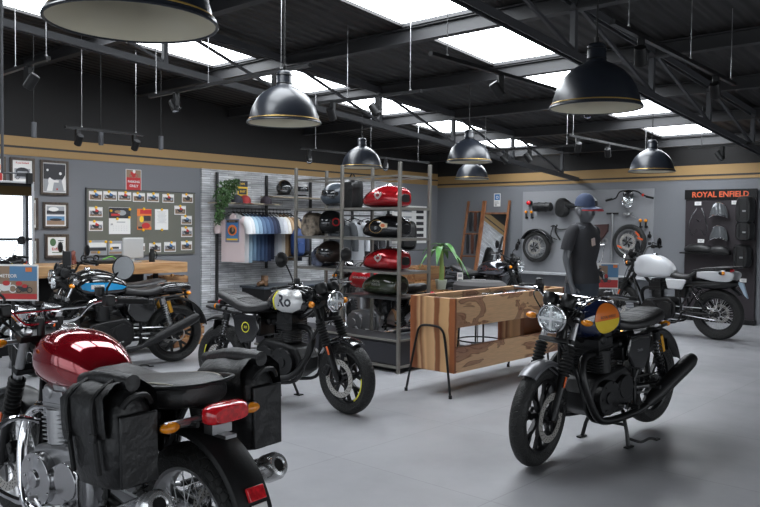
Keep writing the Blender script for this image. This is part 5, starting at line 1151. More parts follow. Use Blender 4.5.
# ---------------------------------------------------------------- right wall
XP = XW-.03
RY = V((0, -1, 0))
a = at_x(523, 190, XP); b = at_x(654, 190, XP); zt = 2.215
m = MB(); m.bx((XP, b.y, .62), (XW, a.y, zt)); t = tag(m.build('display_backboard', mat('light grey backboard', (.27, .275, .29), .6), None, .003), 'light grey backboard with motorcycle parts mounted on the right wall', 'backboard'); move_mesh(t, (XW, (a.y+b.y)/2, .62))
PX = XP-.002
def on(px, py, off=0): return at_x(px, py, PX-off)
def wallwheel(px, py, r, label, fender):
    c = on(px, py, .09); t = thing('spoked_wheel', label, 'wheel', (c.x, c.y, c.z), (0, 0, R(90)), 'spoked wheels on the backboard')
    wheel(t, 'rim', (0, 0), r, .10, r*.74, 'spoke', None, steel, (1,), mat('bright spoke', (.7, .7, .7), .3, .7), .14)
    if fender: m = MB(); m.arcband((0, 0, 0), r+.03, R(25), R(165), [(dr, y*.075) for dr, y in FEND], 20); m.build('fender', gloss, t)
wallwheel(536.5, 247, .30, 'spoked wheel with black mudguard on the left of the backboard', 1)
wallwheel(629.5, 242, .31, 'spoked wheel with orange stickers on the right of the backboard', 0)
m = MB(); c = on(629.5, 242, .16)
for k, a_ in enumerate((.3, .8, 5.3, 3.6)): m.box(c+V((0, -.20*math.cos(a_), .20*math.sin(a_))), (.004, .10, .03), Matrix.Rotation(a_, 3, 'X'))
t = tag(m.build('wheel_stickers', mat('orange sticker', (.75, .12, .03), .4)), 'orange sticker strips on the right hand wheel of the backboard', 'stickers'); move_mesh(t, c)
def wallthing(name, label, cat, px, py, off, build):
    c = on(px, py, off); t = thing(name, label, cat, (c.x, c.y, c.z)); build(t); return t
def b_tail(t):
    m = MB(); m.lathe([(.001, -.03), (.035, -.02), (.05, .02), (.05, .06)], (0, 0, 0), (1, 0, 0), 20); m.build('housing', black, t); m = MB(); m.sphere((-.02, 0, 0), (.03, .046, .046), 16, 10); m.build('red_lens', redlens, t)
wallthing('tail_light', 'round red tail light on the backboard', 'tail light', 529, 203, .06, b_tail)
def b_ind(t):
    m = MB(); m.cyl((0, 0, -.03), (0, 0, -.13), .014); m.cyl((0, 0, -.11), (.05, 0, -.11), .022); m.lathe([(.001, .03), (.025, .02), (.03, -.005)], (0, 0, 0), (1, 0, 0), 16); m.build('stalk', black, t); m = MB(); m.sphere((-.008, 0, 0), (.022, .03, .03), 14, 9); m.build('amber_lens', amber, t)
for x, y, lb in ((526, 212, 'left of two amber indicators under the red tail light'), (531.5, 212, 'right of two amber indicators under the red tail light'), (640.5, 220.5, 'left of two amber indicators right of the wall headlight'), (645.8, 220.5, 'right of two amber indicators right of the wall headlight')): wallthing('turn_signal', lb, 'indicator', x, y, .05, b_ind)
def b_roll(t): m = MB(); m.tube([(0, .24, 0), (0, .23, 0), (0, -.12, .0), (0, -.14, 0)], [.06, .085, .085, .06], 22); m.build('roll_body', canvas, t); m = MB(); [m.torus((0, y, 0), (0, 1, 0), .087, .006, 24, 6) for y in (-.02, .13)]; m.build('strap', black, t)
wallthing('roll_bag', 'black cylindrical roll bag at the top of the backboard', 'bag', 545, 207, .10, b_roll)
def b_sad(t): m = MB(); m.body([(-.08, -.17, .13, .09, 3), (0, -.19, .17, .15, 2.6), (.07, -.17, .13, .12, 3)], 26, 4); o_ = m.build('bag_body', canvas, t); m = MB(); m.tube([(0, -.1, .05), (0, -.2, .02), (0, -.32, .03)], [.08, .05, .02], 12, smooth=3); m.build('strap', canvas, t)
wallthing('leather_bag', 'black gathered bag right of the roll bag on the backboard', 'bag', 562, 207, .10, b_sad)
c = on(589, 206, .16); helmet('white and black helmet on the backboard behind the mannequin head', (c.x, c.y, c.z-.12), 240, hwhite, 'open', 1.15)
def b_fork(t):
    m = MB(); m.tube([(0, .15, .10), (0, .08, .12), (0, -.02, .05), (0, -.30, .06), (0, -.6, .0)], .012, 8, smooth=4); m.tube([(0, .02, .14), (0, .05, .0), (0, -.05, -.15)], .016, 8, smooth=3); m.tube([(0, .1, .12), (0, .15, -.08), (0, .02, -.14)], .010, 8, smooth=3); m.build('bent_tubes', black, t)
wallthing('rear_subframe', 'black bent tube subframe beside the left wall wheel', 'frame part', 558, 232, .05, b_fork)
def b_tri(t): m = MB(); m.prism([(-.2, .16), (.16, .18), (.15, .05), (-.05, -.20), (-.12, -.20), (-.02, .03), (-.2, .06)], -.02, .02, M=Matrix.Rotation(R(-90), 4, 'Z')); m.build('bracket_body', mat('dark rust brown', (.05, .02, .018), .5), t)
wallthing('swingarm_bracket', 'dark brown triangular bracket right of the mannequin chest on the backboard', 'bracket', 600, 234, .05, b_tri)
def b_head(t):
    m = MB(); m.lathe([(.02, .10), (.07, .08), (.095, .02), (.10, 0)], (0, 0, 0), (1, 0, 0), 28); o_ = m.build('lamp_bowl', black, t); m = MB(); m.torus((0, 0, 0), (1, 0, 0), .096, .009, 28, 8); m.build('chrome_ring', chrome, o_); m = MB(); m.sphere((.005, 0, 0), (.03, .09, .09), 20, 10); m.build('lamp_lens', glass_l, o_)
    m = MB(); m.tube([(.03, .42, .03), (.03, .24, .07), (.03, .16, .18), (.03, 0, .20), (.03, -.16, .18), (.03, -.26, .12), (.03, -.45, .06)], .013, 8, smooth=4); m.build('handlebar', black, t)
    for y0, y1, z0, z1 in ((.42, .30, .03, .06), (-.45, -.32, .06, .09)): m = MB(); m.cyl((.03, y0, z0), (.03, y1, z1), .019); m.build('grip', rubber, t)
    m = MB(); m.sphere((.02, 0, .14), (.05, .10, .07), 18, 10); m.build('cowl', gloss, t)
    m = MB(); m.cyl((.03, -.28, .115), (.03, -.25, .12), .026); tag(m.build('kill_switch', mat('switch red', (.6, .03, .02), .4), t), 'red switch')
wallthing('headlight_assembly', 'chrome ringed headlight with black handlebars on the backboard', 'headlight', 627.5, 202, .12, b_head)
def b_T(t): m = MB(); m.cyl((0, 0, .0), (0, 0, -.85), .018, mi=0); m.tube([(0, .11, .0), (0, -.11, .0)], .016, 8, mi=1); m.cyl((0, 0, -.55), (0, 0, -.87), .022, mi=0); m.build('fork_tube', [steel, black], t)
wallthing('fork_leg', 'bright steel fork tube with black cross piece on the backboard', 'fork', 612.5, 213.5, .04, b_T)
def b_carb(t): m = MB(); m.sphere((0, 0, 0), (.04, .05, .04), 12, 8); m.cyl((0, .07, .01), (0, -.07, .01), .022); m.tube([(0, -.05, -.02), (0, -.14, -.06)], .012); m.build('body', alu, t)
wallthing('carburettor', 'small aluminium carburettor right under the wall headlight', 'engine part', 627.5, 214.5, .05, b_carb)
def b_horn(t): m = MB(); m.lathe([(.001, .01), (.03, .01), (.04, .0), (.03, -.02), (.001, -.02)], (0, 0, 0), (1, 0, 0), 16); m.cyl((0, 0, 0), (0, 0, .08), .012); m.build('body', black, t)
wallthing('small_horn', 'small black horn above right of the right wall wheel', 'horn', 649.5, 236, .03, b_horn)
wallthing('small_horn', 'small black horn at the lower left of the left wall wheel', 'horn', 518.5, 243, .03, b_horn)
def b_hook(t):
    m = MB(); m.tube([(0, .05, .12), (0, 0, .16), (0, -.06, .1), (0, -.05, -.06), (0, -.02, -.18), (0, .03, -.16)], .010, 7, smooth=4); m.cyl((0, .06, .12), (0, -.08, .13), .016); m.build('tube', chrome, t)
wallthing('chrome_linkage', 'chrome bent linkage between the mannequin and the right wall wheel', 'linkage', 600.5, 252, .04, b_hook)
def b_disc(t): m = MB(); m.lathe([(.03, 0), (.06, 0), (.06, .006), (.03, .006)], (0, 0, 0), (1, 0, 0), 24, True); m.build('disc', alu, t)
wallthing('small_sprocket', 'small metal sprocket above the chrome linkage on the backboard', 'sprocket', 605, 241, .03, b_disc)
# shelf strip below the backboard
a = on(430, 270); b = on(660, 270)
m = MB(); m.bx((XP-.22, 5.4, .64), (XP-.0, 8.4, .68)); t = tag(m.build('parts_ledge', mat('pale ledge', (.45, .46, .48), .5), None, .003), 'pale narrow ledge below the parts backboard', 'ledge'); move_mesh(t, (XW, 6.9, .64))
# black accessory panel
pc = V((XP-.0, 4.40, 0)); t = thing('accessory_panel', 'tall black accessory panel with orange ROYAL ENFIELD lettering', 'display panel', (XW-.002, 4.40, 0))
panel_m = mat('black panel', (.028, .022, .026), .45)
m = MB(); m.bx((-.048, -.56, .07), (0, .56, 2.16)); m.build('panel_board', panel_m, t, .004)
m = MB(); m.bx((-.09, -.58, 0), (0, .58, .08)); m.build('panel_foot', black, t, .004)
m = MB(); m.bx((-.07, -.57, 1.93+.08), (-.05, .57, 2.17)); m.build('header_board', black, t)
m = MB(); write(m, 'ROYAL ENFIELD', .125, (-.074, 0, 2.085), (0, -1, 0), (0, 0, 1), 0, .022, 1.0); m.build('lettering', mat('orange red lettering', (.72, .13, .05), .5), t, smooth=0)
XQ = XW-.05
def onp(px, py, off=0): return at_x(px, py, XQ-off)
for px, py, lb in ((698, 203.5, 'small white price tag at the upper left of the black panel'), (735, 202.5, 'small white price tag at the upper right of the black panel'), (701, 241, 'small white price tag above the seats on the black panel'), (743, 280.5, 'small white price tag beside the white bike tail')):
    p = onp(px, py, .012); t = thing('price_tag', lb, 'price tag', p, group='price tags on the black panel'); printed('tag_face', t, V((0, 0, 0)), RY, LZ, .105, .06, W_, [('r', 0, .15, .6, .12, GR), ('r', 0, -.15, .4, .1, GR)], .006)
def visor(px, py, lb):
    p = onp(px, py, .08); t = thing('flyscreen', lb, 'windscreen', p, group='flyscreens on the black panel')
    rows = []
    for i in range(9):
        q = i/8; row = []
        for k in range(13):
            a_ = R(-80+160*k/12); rr = .15-.05*q*q; row.append(V((-.06*math.cos(a_)-.02*(1-q), rr*math.sin(a_), -.08+.20*q-.05*abs(math.sin(a_))**2)))
        rows.append(row)
    m = MB(); vs = [v_ for r_ in rows for v_ in r_]; vs += [v_+V((.005, 0, 0)) for v_ in vs]; nn = 117
    fs = [(i*13+k, i*13+k+1, (i+1)*13+k+1, (i+1)*13+k) for i in range(8) for k in range(12)]; fs += [tuple(j+nn for j in f) for f in fs]; m.add(vs, fs); o_ = m.build('screen', mat('smoked acrylic', (.16, .17, .18), .06, .5, coat=1), t, smooth=70)
    m = MB(); m.tube([v_+V((.002, 0, 0)) for v_ in rows[0]], .008, 6); m.tube([v_ for v_ in rows[-1]], .005, 6); m.build('edge_trim', chrome, t)
visor(719, 210, 'upper smoked flyscreen on the black panel'); visor(719, 233, 'lower smoked flyscreen on the black panel')
def loopbars(px, py, lb):
    p = onp(px, py, .06); t = thing('engine_guard', lb, 'crash bar', p); m = MB()
    for s_ in (-1, 1): m.tube([(0, s_*.04, .22), (-.04, s_*.10, .1), (-.05, s_*.15, -.08), (0, s_*.10, -.22), (0, s_*.03, -.12)], .009, 8, smooth=4)
    m.tube([(0, .04, .05), (-.02, 0, .0), (0, -.04, .05)], .008, 7); m.build('guard_tube', mat('dark chrome tube', (.12, .12, .125), .25, .9), t)
loopbars(699, 222, 'black tubular crash bars at the upper left of the black panel')
def pan(px, py, s, lb):
    p = onp(px, py, .13); t = thing('spare_seat', lb, 'seat', p, (0, 0, R(-90)), 'seats on the black panel'); m = MB(); S_ = [(-.20*s, -.02, .04, .06, 3), (-.12*s, -.05, .09, .11, 3), (.05*s, -.05, .10, .12, 3), (.18*s, -.05, .05, .09, 3), (.21*s, -.04, 0, .05, 3)]; m.body(S_, 24, 4); m.build('seat_pad', leather, t)
pan(699, 250, 1.1, 'wide black spare seat lying on the panel shelf'); pan(720, 252, .8, 'smaller black spare seat beside the wide one on the panel shelf')
pA = onp(685, 256); pB = onp(730, 257); m = MB(); m.bx((XQ-.25, pB.y, 1.115), (XQ, pA.y, 1.14)); t = tag(m.build('panel_shelf', black), 'thin black shelf carrying two spare seats on the panel', 'shelf'); move_mesh(t, (XQ, (pA.y+pB.y)/2, 1.115))
def b_pan(p, sc, lb, nm='pannier_bag'):
    t = thing(nm, lb, 'bag', p, group='black bags on the panel'); m = MB(); m.body([(-.20, -.2*sc, .18*sc, .10, 4), (-.1, -.22*sc, .22*sc, .14, 4), (-.01, -.2*sc, .2*sc, .13, 4)], 28, 4); m.build('bag_body', canvas, t); m = MB()
    for y in (-.06, .06): m.box((-.2, y, 0), (.012, .022, .36*sc))
    m.build('strap', black, t); m = MB(); m.box((-.212, -.02, -.02), (.008, .05, .025)); m.build('buckle', steel, t)
b_pan(onp(747, 210), 1.0, 'black pannier bag at the upper right of the black panel'); b_pan(onp(747, 231), .7, 'black pannier bag just below the upper one on the black panel'); b_pan(onp(744, 256), .85, 'plain black bag at the lower right of the black panel')
# ladder racks
red_oak = wood('oiled red brown wood', (.30, .125, .055), (.20, .075, .03), 2)
def ladder(label, y0, y1, rungs, zt, mirror=False, nm='ladder_rack', cat='ladder'):
    t = thing(nm, label, cat, (XW, (y0+y1)/2, 0)); w = abs(y0-y1); lean = .42
    fx = lambda z: -.06-lean*(1-z/zt)
    for y in (-w/2, w/2):
        m = MB(); m.bar((fx(0), y, 0), (fx(zt), y, zt), .032, .045, up=(0, 1, 0)); m.build('side_rail', red_oak, t, .003)
    for z in rungs: m = MB(); m.cyl((fx(z), -w/2, z), (fx(z), w/2, z), .016, n=12); m.build('rung', red_oak, t)
    if mirror:
        m = MB(); m.bar((fx(.25)+.01, 0, .25), (fx(zt-.27)+.01, 0, zt-.27), w-.04, .02, up=V((fx(zt)-fx(0), 0, zt)).cross(V((0, 1, 0)))); m.build('mirror_backing', black, t)
        d_ = V((fx(zt-.27)-fx(.25), 0, zt-.52)).normalized(); n_ = d_.cross(V((0, 1, 0))).normalized(); n_ = n_ if n_.x < 0 else -n_
        aa, bb = V((fx(.25)+.01, 0, .25))+n_*.012, V((fx(zt-.27)+.01, 0, zt-.27))+n_*.012; hw_ = w/2-.02
        m = MB(); m.add([aa+V((0, -hw_, 0)), aa+V((0, hw_, 0)), bb+V((0, hw_, 0)), bb+V((0, -hw_, 0))], [(0, 1, 2, 3)]); m.build('mirror_glass', mat('mirror silver', (.92, .94, .95), .01, 1), t, smooth=0)
        m = MB(); m.bar((fx(zt-.25), -w/2, zt-.25), (fx(zt-.25), w/2, zt-.25), .04, .03); m.build('top_rail', red_oak, t)
    return t
yA = at_x(468, 205, XW-.08).y; yB = at_x(485, 205, XW-.08).y; yC = at_x(509, 205, XW-.08).y
ladder('narrow wooden ladder rack with hanging gloves leaning on the right wall', yA, yB+.04, (1.83, 1.38, .93, .48), 2.05)
ladder('wood framed mirror leaning on the right wall beside the ladder rack', yB, yC, (.2,), 2.05, True, 'leaning_mirror', 'mirror')
k = 0
for z, row in ((1.83, 'upper'), (1.18+.2, 'middle')):
    for j in range(3):
        y = yA+(yB-yA)*(.25+.27*j); t = thing('hanging_gloves', '%s black leather gloves hanging from the %s rung of the ladder rack' % (('left', 'middle', 'right')[j], row), 'gloves', (XW-.06-.42*(1-z/2.05)-.02, y, z), group='gloves on the ladder rack')
        m = MB(); m.body([(-.02, -.36, -.0, .028, 3), (.02, -.34, -.0, .026, 3)], 14, 2); 
        for q in range(3): m.tube([(0, -.02+.02*q, -.30), (0, -.022+.022*q, -.40)], .010, 6)
        m.build('glove', mat('dark glove leather %d' % (j % 2), ((.02, .02, .022), (.10, .035, .02))[j % 2], .5), t)
p = at_x(497, 200, XW-.02); t = thing('small_poster', 'small white poster with blue picture above the wood framed mirror', 'poster', (XW-.012, p.y, p.z))
printed('poster_sheet', t, V((0, 0, 0)), RY, LZ, .155, .26, W_, [('r', 0, .22, .8, .45, BL), ('c', 0, .2, .2, .12, W_), ('c', 0, .2, .12, .08, BL), ('r', -.1, -.15, .6, .05, GR), ('r', -.05, -.25, .7, .04, GR), ('r', -.2, -.38, .3, .06, K_)])
# ---------------------------------------------------------------- mannequin
p = at_d(583, 250, 7.9)
man = thing('mannequin', 'grey mannequin in a dark T-shirt standing in front of the parts backboard', 'mannequin', (p.x, p.y, 0), (0, 0, R(-95)))
man_m = mat('mannequin grey lacquer', (.10, .105, .115), .32, coat=.3)
SKV = {}; sv = []; se = []; sr = []
def sk(name, co, r, par=None):
    SKV[name] = len(sv); sv.append(co); sr.append(r if isinstance(r, tuple) else (r, r))
    if par: se.append((SKV[par], SKV[name]))
sk('pelvis', (0, 0, .98), (.135, .105)); sk('waist', (0, 0, 1.13), (.115, .085), 'pelvis'); sk('chest', (.01, 0, 1.32), (.145, .10), 'waist'); sk('upper', (0, 0, 1.45), (.12, .08), 'chest'); sk('neck', (0, 0, 1.485), .046, 'upper'); sk('neck2', (.008, 0, 1.515), .040, 'neck'); sk('jaw', (.035, 0, 1.562), (.080, .080), 'neck2'); sk('head', (.015, 0, 1.63), (.105, .105), 'jaw'); sk('crown', (.005, 0, 1.70), (.10, .10), 'head')
for s, n in ((1, 'L'), (-1, 'R')):
    sk('sh'+n, (0, s*.185, 1.44), .052, 'upper'); sk('el'+n, *(((-.03, s*.245, 1.17) if s < 0 else (-.13, .33, 1.22)), .036), 'sh'+n); sk('wr'+n, (.05, s*.275, .94) if s < 0 else (.0, .20, 1.06), .024, 'el'+n); sk('pa'+n, (.075, s*.275, .87) if s < 0 else (.06, .185, 1.02), (.028, .018), 'wr'+n)
    for k, (dx, L) in enumerate(((.028, .07), (.010, .08), (-.008, .075), (-.025, .06))):
        if s < 0: f_ = [(.085+dx, -.275, .825), (.092+dx, -.270, .825-L*.5), (.090+dx, -.260, .825-L)]
        else: f_ = [(.095, .182, 1.01+dx*.9), (.125, .175, 1.0+dx), (.125+L*.35, .15, .995+dx)]
        sk('f%d%s' % (k, n), f_[0], .0085, 'pa'+n); sk('g%d%s' % (k, n), f_[1], .008, 'f%d%s' % (k, n)); sk('h%d%s' % (k, n), f_[2], .0065, 'g%d%s' % (k, n))
    if s < 0: sk('t0'+n, (.115, -.26, .885), .010, 'pa'+n); sk('t1'+n, (.135, -.255, .845), .0085, 't0'+n)
    else: sk('t0'+n, (.065, .19, 1.06), .010, 'pa'+n); sk('t1'+n, (.095, .185, 1.075), .0085, 't0'+n)
    sk('hp'+n, (0, s*.095, .88), .085, 'pelvis'); sk('kn'+n, (.02, s*.11, .50), .055, 'hp'+n); sk('an'+n, (-.02, s*.12, .10), .036, 'kn'+n); sk('ft'+n, (.03, s*.125, .045), .036, 'an'+n); sk('to'+n, (.14, s*.14, .03), .028, 'ft'+n)
me = bpy.data.meshes.new('body'); me.from_pydata(sv, se, []); bo = bpy.data.objects.new('body', me); COL.objects.link(bo); bo.parent = man
md = bo.modifiers.new('skin', 'SKIN'); md.use_smooth_shade = True; sd = me.skin_vertices[0] if me.skin_vertices else None
if sd is None:
    me.attributes.new('tmp', 'FLOAT', 'POINT')
    import bmesh
    bm = bmesh.new(); bm.from_mesh(me); bm.verts.layers.skin.verify(); bm.to_mesh(me); bm.free(); sd = me.skin_vertices[0]
for i, r_ in enumerate(sr): sd.data[i].radius = r_; sd.data[i].use_root = (i == 0)
man.scale = (1.04,)*3
ss_ = bo.modifiers.new('sub', 'SUBSURF'); ss_.levels = 2; ss_.render_levels = 2; me.materials.append(man_m)
m = MB(); m.tube([(.085, 0, 1.635), (.115, 0, 1.600), (.102, 0, 1.588)], [.006, .015, .008], 8, smooth=3); m.build('nose', man_m, bo); m = MB(); m.tube([(.080, -.024, 1.563), (.093, 0, 1.566), (.080, .024, 1.563)], [.004, .009, .004], 8, smooth=3); m.build('mouth', man_m, bo)
for y in (-1, 1): m = MB(); m.sphere((.080, y*.034, 1.632), (.014, .018, .008), 10, 6); m.build('eye', man_m, bo); m = MB(); m.sphere((.01, y*.090, 1.61), (.022, .012, .033), 10, 8); m.build('ear', man_m, bo)
tee = mat('charcoal T-shirt cloth', (.028, .028, .032), .85, bump=.4, scale=22)
m = MB(); rings = []
for z, a, b, cx in ((.93, .150, .215, 0), (1.0, .140, .195, 0), (1.13, .115, .160, .0), (1.25, .130, .180, .01), (1.36, .135, .205, .012), (1.44, .105, .195, .005), (1.485, .078, .13, 0), (1.515, .066, .075, 0)):
    rings.append([V((cx+a*math.cos(2*PI*k/36)*(1+.02*math.sin(5*k+z*30)), b*math.sin(2*PI*k/36), z)) for k in range(36)])
m.loft(rings, False)
for s in (-1, 1): m.tube([(0, s*.12, 1.45), (0, s*.19, 1.425), (-.01, -.235, 1.33) if s < 0 else (-.055, .25, 1.345), (-.02, -.25, 1.25) if s < 0 else (-.10, .295, 1.275)], [.05, .062, .060, .060], 16, smooth=4, caps=False)
tp = m.build('t_shirt', tee, man, smooth=70); m = MB(); m.box((.150, -.06, 1.33), (.01, .05, .07), Matrix.Rotation(R(12), 3, 'X')); tag(m.build('chest_print', mat('pale chest print', (.5, .4, .36), .7), tp), 'small pale print on the chest')
m = MB(); m.loft([[V((a*math.cos(2*PI*k/28), a*1.3*math.sin(2*PI*k/28), z)) for k in range(28)] for z, a in ((.80, .135), (.90, .145), (1.0, .128))], False)
for s in (-1, 1): m.tube([(0, s*.10, .86), (.02, s*.11, .5), (-.01, s*.12, .10)], [.105, .078, .07], 16, smooth=4, caps=False)
m.build('trousers', mat('slate trousers', (.035, .045, .06), .8, bump=.3, scale=40), man, smooth=70)
cap('blue and grey cap with red brim edge worn by the mannequin', (0, 0, 0), 0, (.05, .07, .13), 'blue grey', group=None)
cp = [o for o in bpy.data.objects if o.get('label', '').startswith('blue and grey cap')][0]; cp.location = V((p.x, p.y, 1.672*1.04))+Matrix.Rotation(R(-95), 3, 'Z') @ V((.01, 0, 0)); cp.rotation_euler = (0, R(6), R(-95)); cp.scale = (1.08,)*3
m = MB(); m.tube([V((.185*math.cos(a)*.98, .145*math.sin(a)*1.0, -.002-.02*abs(math.sin(a))-.012)) for a in [R(-70+140*k/12) for k in range(13)]], .006, 6); m.build('brim_edging', mat('red edging', (.45, .03, .04), .6), cp)

# ---------------------------------------------------------------- the motorcycles
navy = mat('dark navy paint', (.006, .012, .045), .12, coat=1)
dec = {k: mat('decal '+k, c, r_, mt_) for k, c, r_, mt_ in (('orange', (.80, .20, .03), .25, 0), ('yellow', (.85, .60, .04), .25, 0), ('dark', (.02, .02, .03), .3, 0), ('silver', (.62, .62, .62), .3, .5), ('blue', (.02, .30, .62), .25, 0), ('white', (.8, .8, .78), .3, 0), ('navy', (.01, .02, .07), .3, 0), ('lime', (.75, .72, .05), .3, 0))}
def d_int(to, T):
    c = (.12, .882)
    for sd in (1, -1):
        up = [(c[0]+.155*math.cos(a), c[1]+.100*math.sin(a)) for a in [R(-5)+R(190)*k/16 for k in range(17)]]
        lo = [(c[0]+.155*math.cos(a), c[1]+.100*math.sin(a)) for a in [R(185)+R(170)*k/16 for k in range(17)]]
        side_decal(to, T, 'tank_badge', [(up, 0), (lo, 1), ([(c[0]-.08, c[1]-.012), (c[0]+.08, c[1]-.012), (c[0]+.08, c[1]-.006), (c[0]-.08, c[1]-.006)], 0), ([(c[0]-.075, c[1]-.032), (c[0]+.075, c[1]-.032), (c[0]+.075, c[1]-.028), (c[0]-.075, c[1]-.028)], 0), ('text', 'ROYAL ENFIELD', .026, c[0], c[1]+.012, 2, .012)], [dec['orange'], dec['yellow'], dec['dark']], sd, label='orange over yellow round badge')
def p_int(po, y):
    m = MB(); write(m, 'TWIN', .028, (-.27, y*.1665, .62), (-1 if y > 0 else 1, 0, 0), (0, 0, 1), 0, .01); m.tube([(-.16, y*.166, .70), (-.26, y*.167, .71), (-.38, y*.166, .70)], .008, 6); m.build('panel_trim', steel, po)
SPI = dict(tank=[(.378, .85, .90, .04, 2.2), (.36, .805, .945, .10, 2.6), (.30, .77, .99, .138, 3), (.19, .752, 1.008, .150, 3.1), (.07, .752, 1.003, .150, 3.1), (-.04, .755, .975, .138, 3), (-.12, .77, .925, .105, 2.6), (-.16, .80, .88, .05, 2)], steer=9, sigy=.04, sigw=.03, piggy=1, centre_stand=1, cs_drop=-.027, muf_z=.50, muf_x=-.84, tank_m=navy, decal=d_int, panel_decal=p_int, yoke_m=black, stan_m=alu, bar_m=chrome, crossbar=1, ffend=(R(56), R(140)), fend_m=mat('grey silver fender', (.17, .17, .18), .3, .6), case_m=matte, lever_m=steel, quilt=1, tail=(-.80, .78), rfend=(R(70), R(165)), shock_m=black, spring_m=black, hr=.094, back=.13, muf_r=1.05)
hd_ = 175
ctr = V((5.07, 2.487, 0))
bike('motorcycle', 'navy twin motorcycle with orange and yellow tank badge on its centre stand at the right', (ctr.x, ctr.y, .0244), hd_, SPI, 0, 2, scale=1.015)

# silver tank bike
TH = [(.36, .84, .88, .03, 2), (.345, .80, .935, .09, 2.2), (.27, .755, .985, .135, 2.3), (.17, .74, .995, .155, 2.4), (.06, .745, .98, .152, 2.4), (-.04, .755, .935, .12, 2.4), (-.11, .775, .88, .08, 2.2), (-.14, .80, .85, .04, 2)]
def d_hun(to, T):
    for sd in (1, -1):
        sil = [(.30, .93), (.26, .965), (.17, .965), (.09, .96), (.05, .94), (.045, .87), (.06, .80), (.12, .775), (.22, .775), (.30, .81), (.325, .87)]
        yel = [(.062, .955), (.045, .955), (.015, .88), (.045, .79), (.062, .79), (.036, .88)]
        side_decal(to, T, 'tank_graphic', [(sil, 0), (yel, 1), ('text', 'Ro', .13, .155 if sd < 0 else .17, .865, 2, .03)], [dec['silver'], dec['lime'], dec['dark']], sd, label='silver tank panel with large black letters and yellow edge')
SEAT_H = [(-.05, .80, .85, .07, 2.6), (-.11, .755, .845, .115, 3), (-.22, .73, .825, .15, 3), (-.34, .73, .83, .16, 3), (-.45, .76, .862, .155, 3), (-.56, .80, .893, .145, 3), (-.66, .835, .908, .125, 3), (-.71, .86, .90, .08, 2.6)]
def p_hun(po, y):
    m = MB(); c = (-.27, .62); m.add([V((c[0]+q*math.cos(k*PI/10), y*.1668, c[1]+q*math.sin(k*PI/10))) for k in range(20) for q in (.038, .046)], [(2*k, 2*k+1, 2*((k+1) % 20)+1, 2*((k+1) % 20)) for k in range(20)]); write(m, '350', .028, (c[0], y*.1668, c[1]), (-1 if y > 0 else 1, 0, 0), (0, 0, 1), 0, .015); m.build('round_badge', dec['lime'], po)
SPH = dict(L=1.41, Rf=.295, Rb=.30, Rrf=.214, Rrr=.214, wf=.115, wb=.14, steer=-8, twin=0, tilt=.0, fdisc=(-1,), fdr=.15, tank=TH, seat=SEAT_H, decal=d_hun, panel_decal=p_hun, sig='round', muf_z=.34, muf_x=-.66, muf_r=1.15, mirrors=(.02, .12, .20), hr=.085, rim_line=dec['lime'], rise=.05, back=.10, bw=.38, ffend=(R(62), R(150)), fend_m=gloss, tail=(-.72, .80), rfend=(R(82), R(116)), ss_drop=.005, case_m=matte, quilt=1, fork=.68, cap_x=.18, sigy=.05, sigw=.05)
hd_ = -84; ctr = V((4.405, 5.10, 0))
bike('motorcycle', 'black single cylinder motorcycle with silver lettered tank in the centre left', (ctr.x, ctr.y, .002), hd_, SPH, -1, scale=1.02)

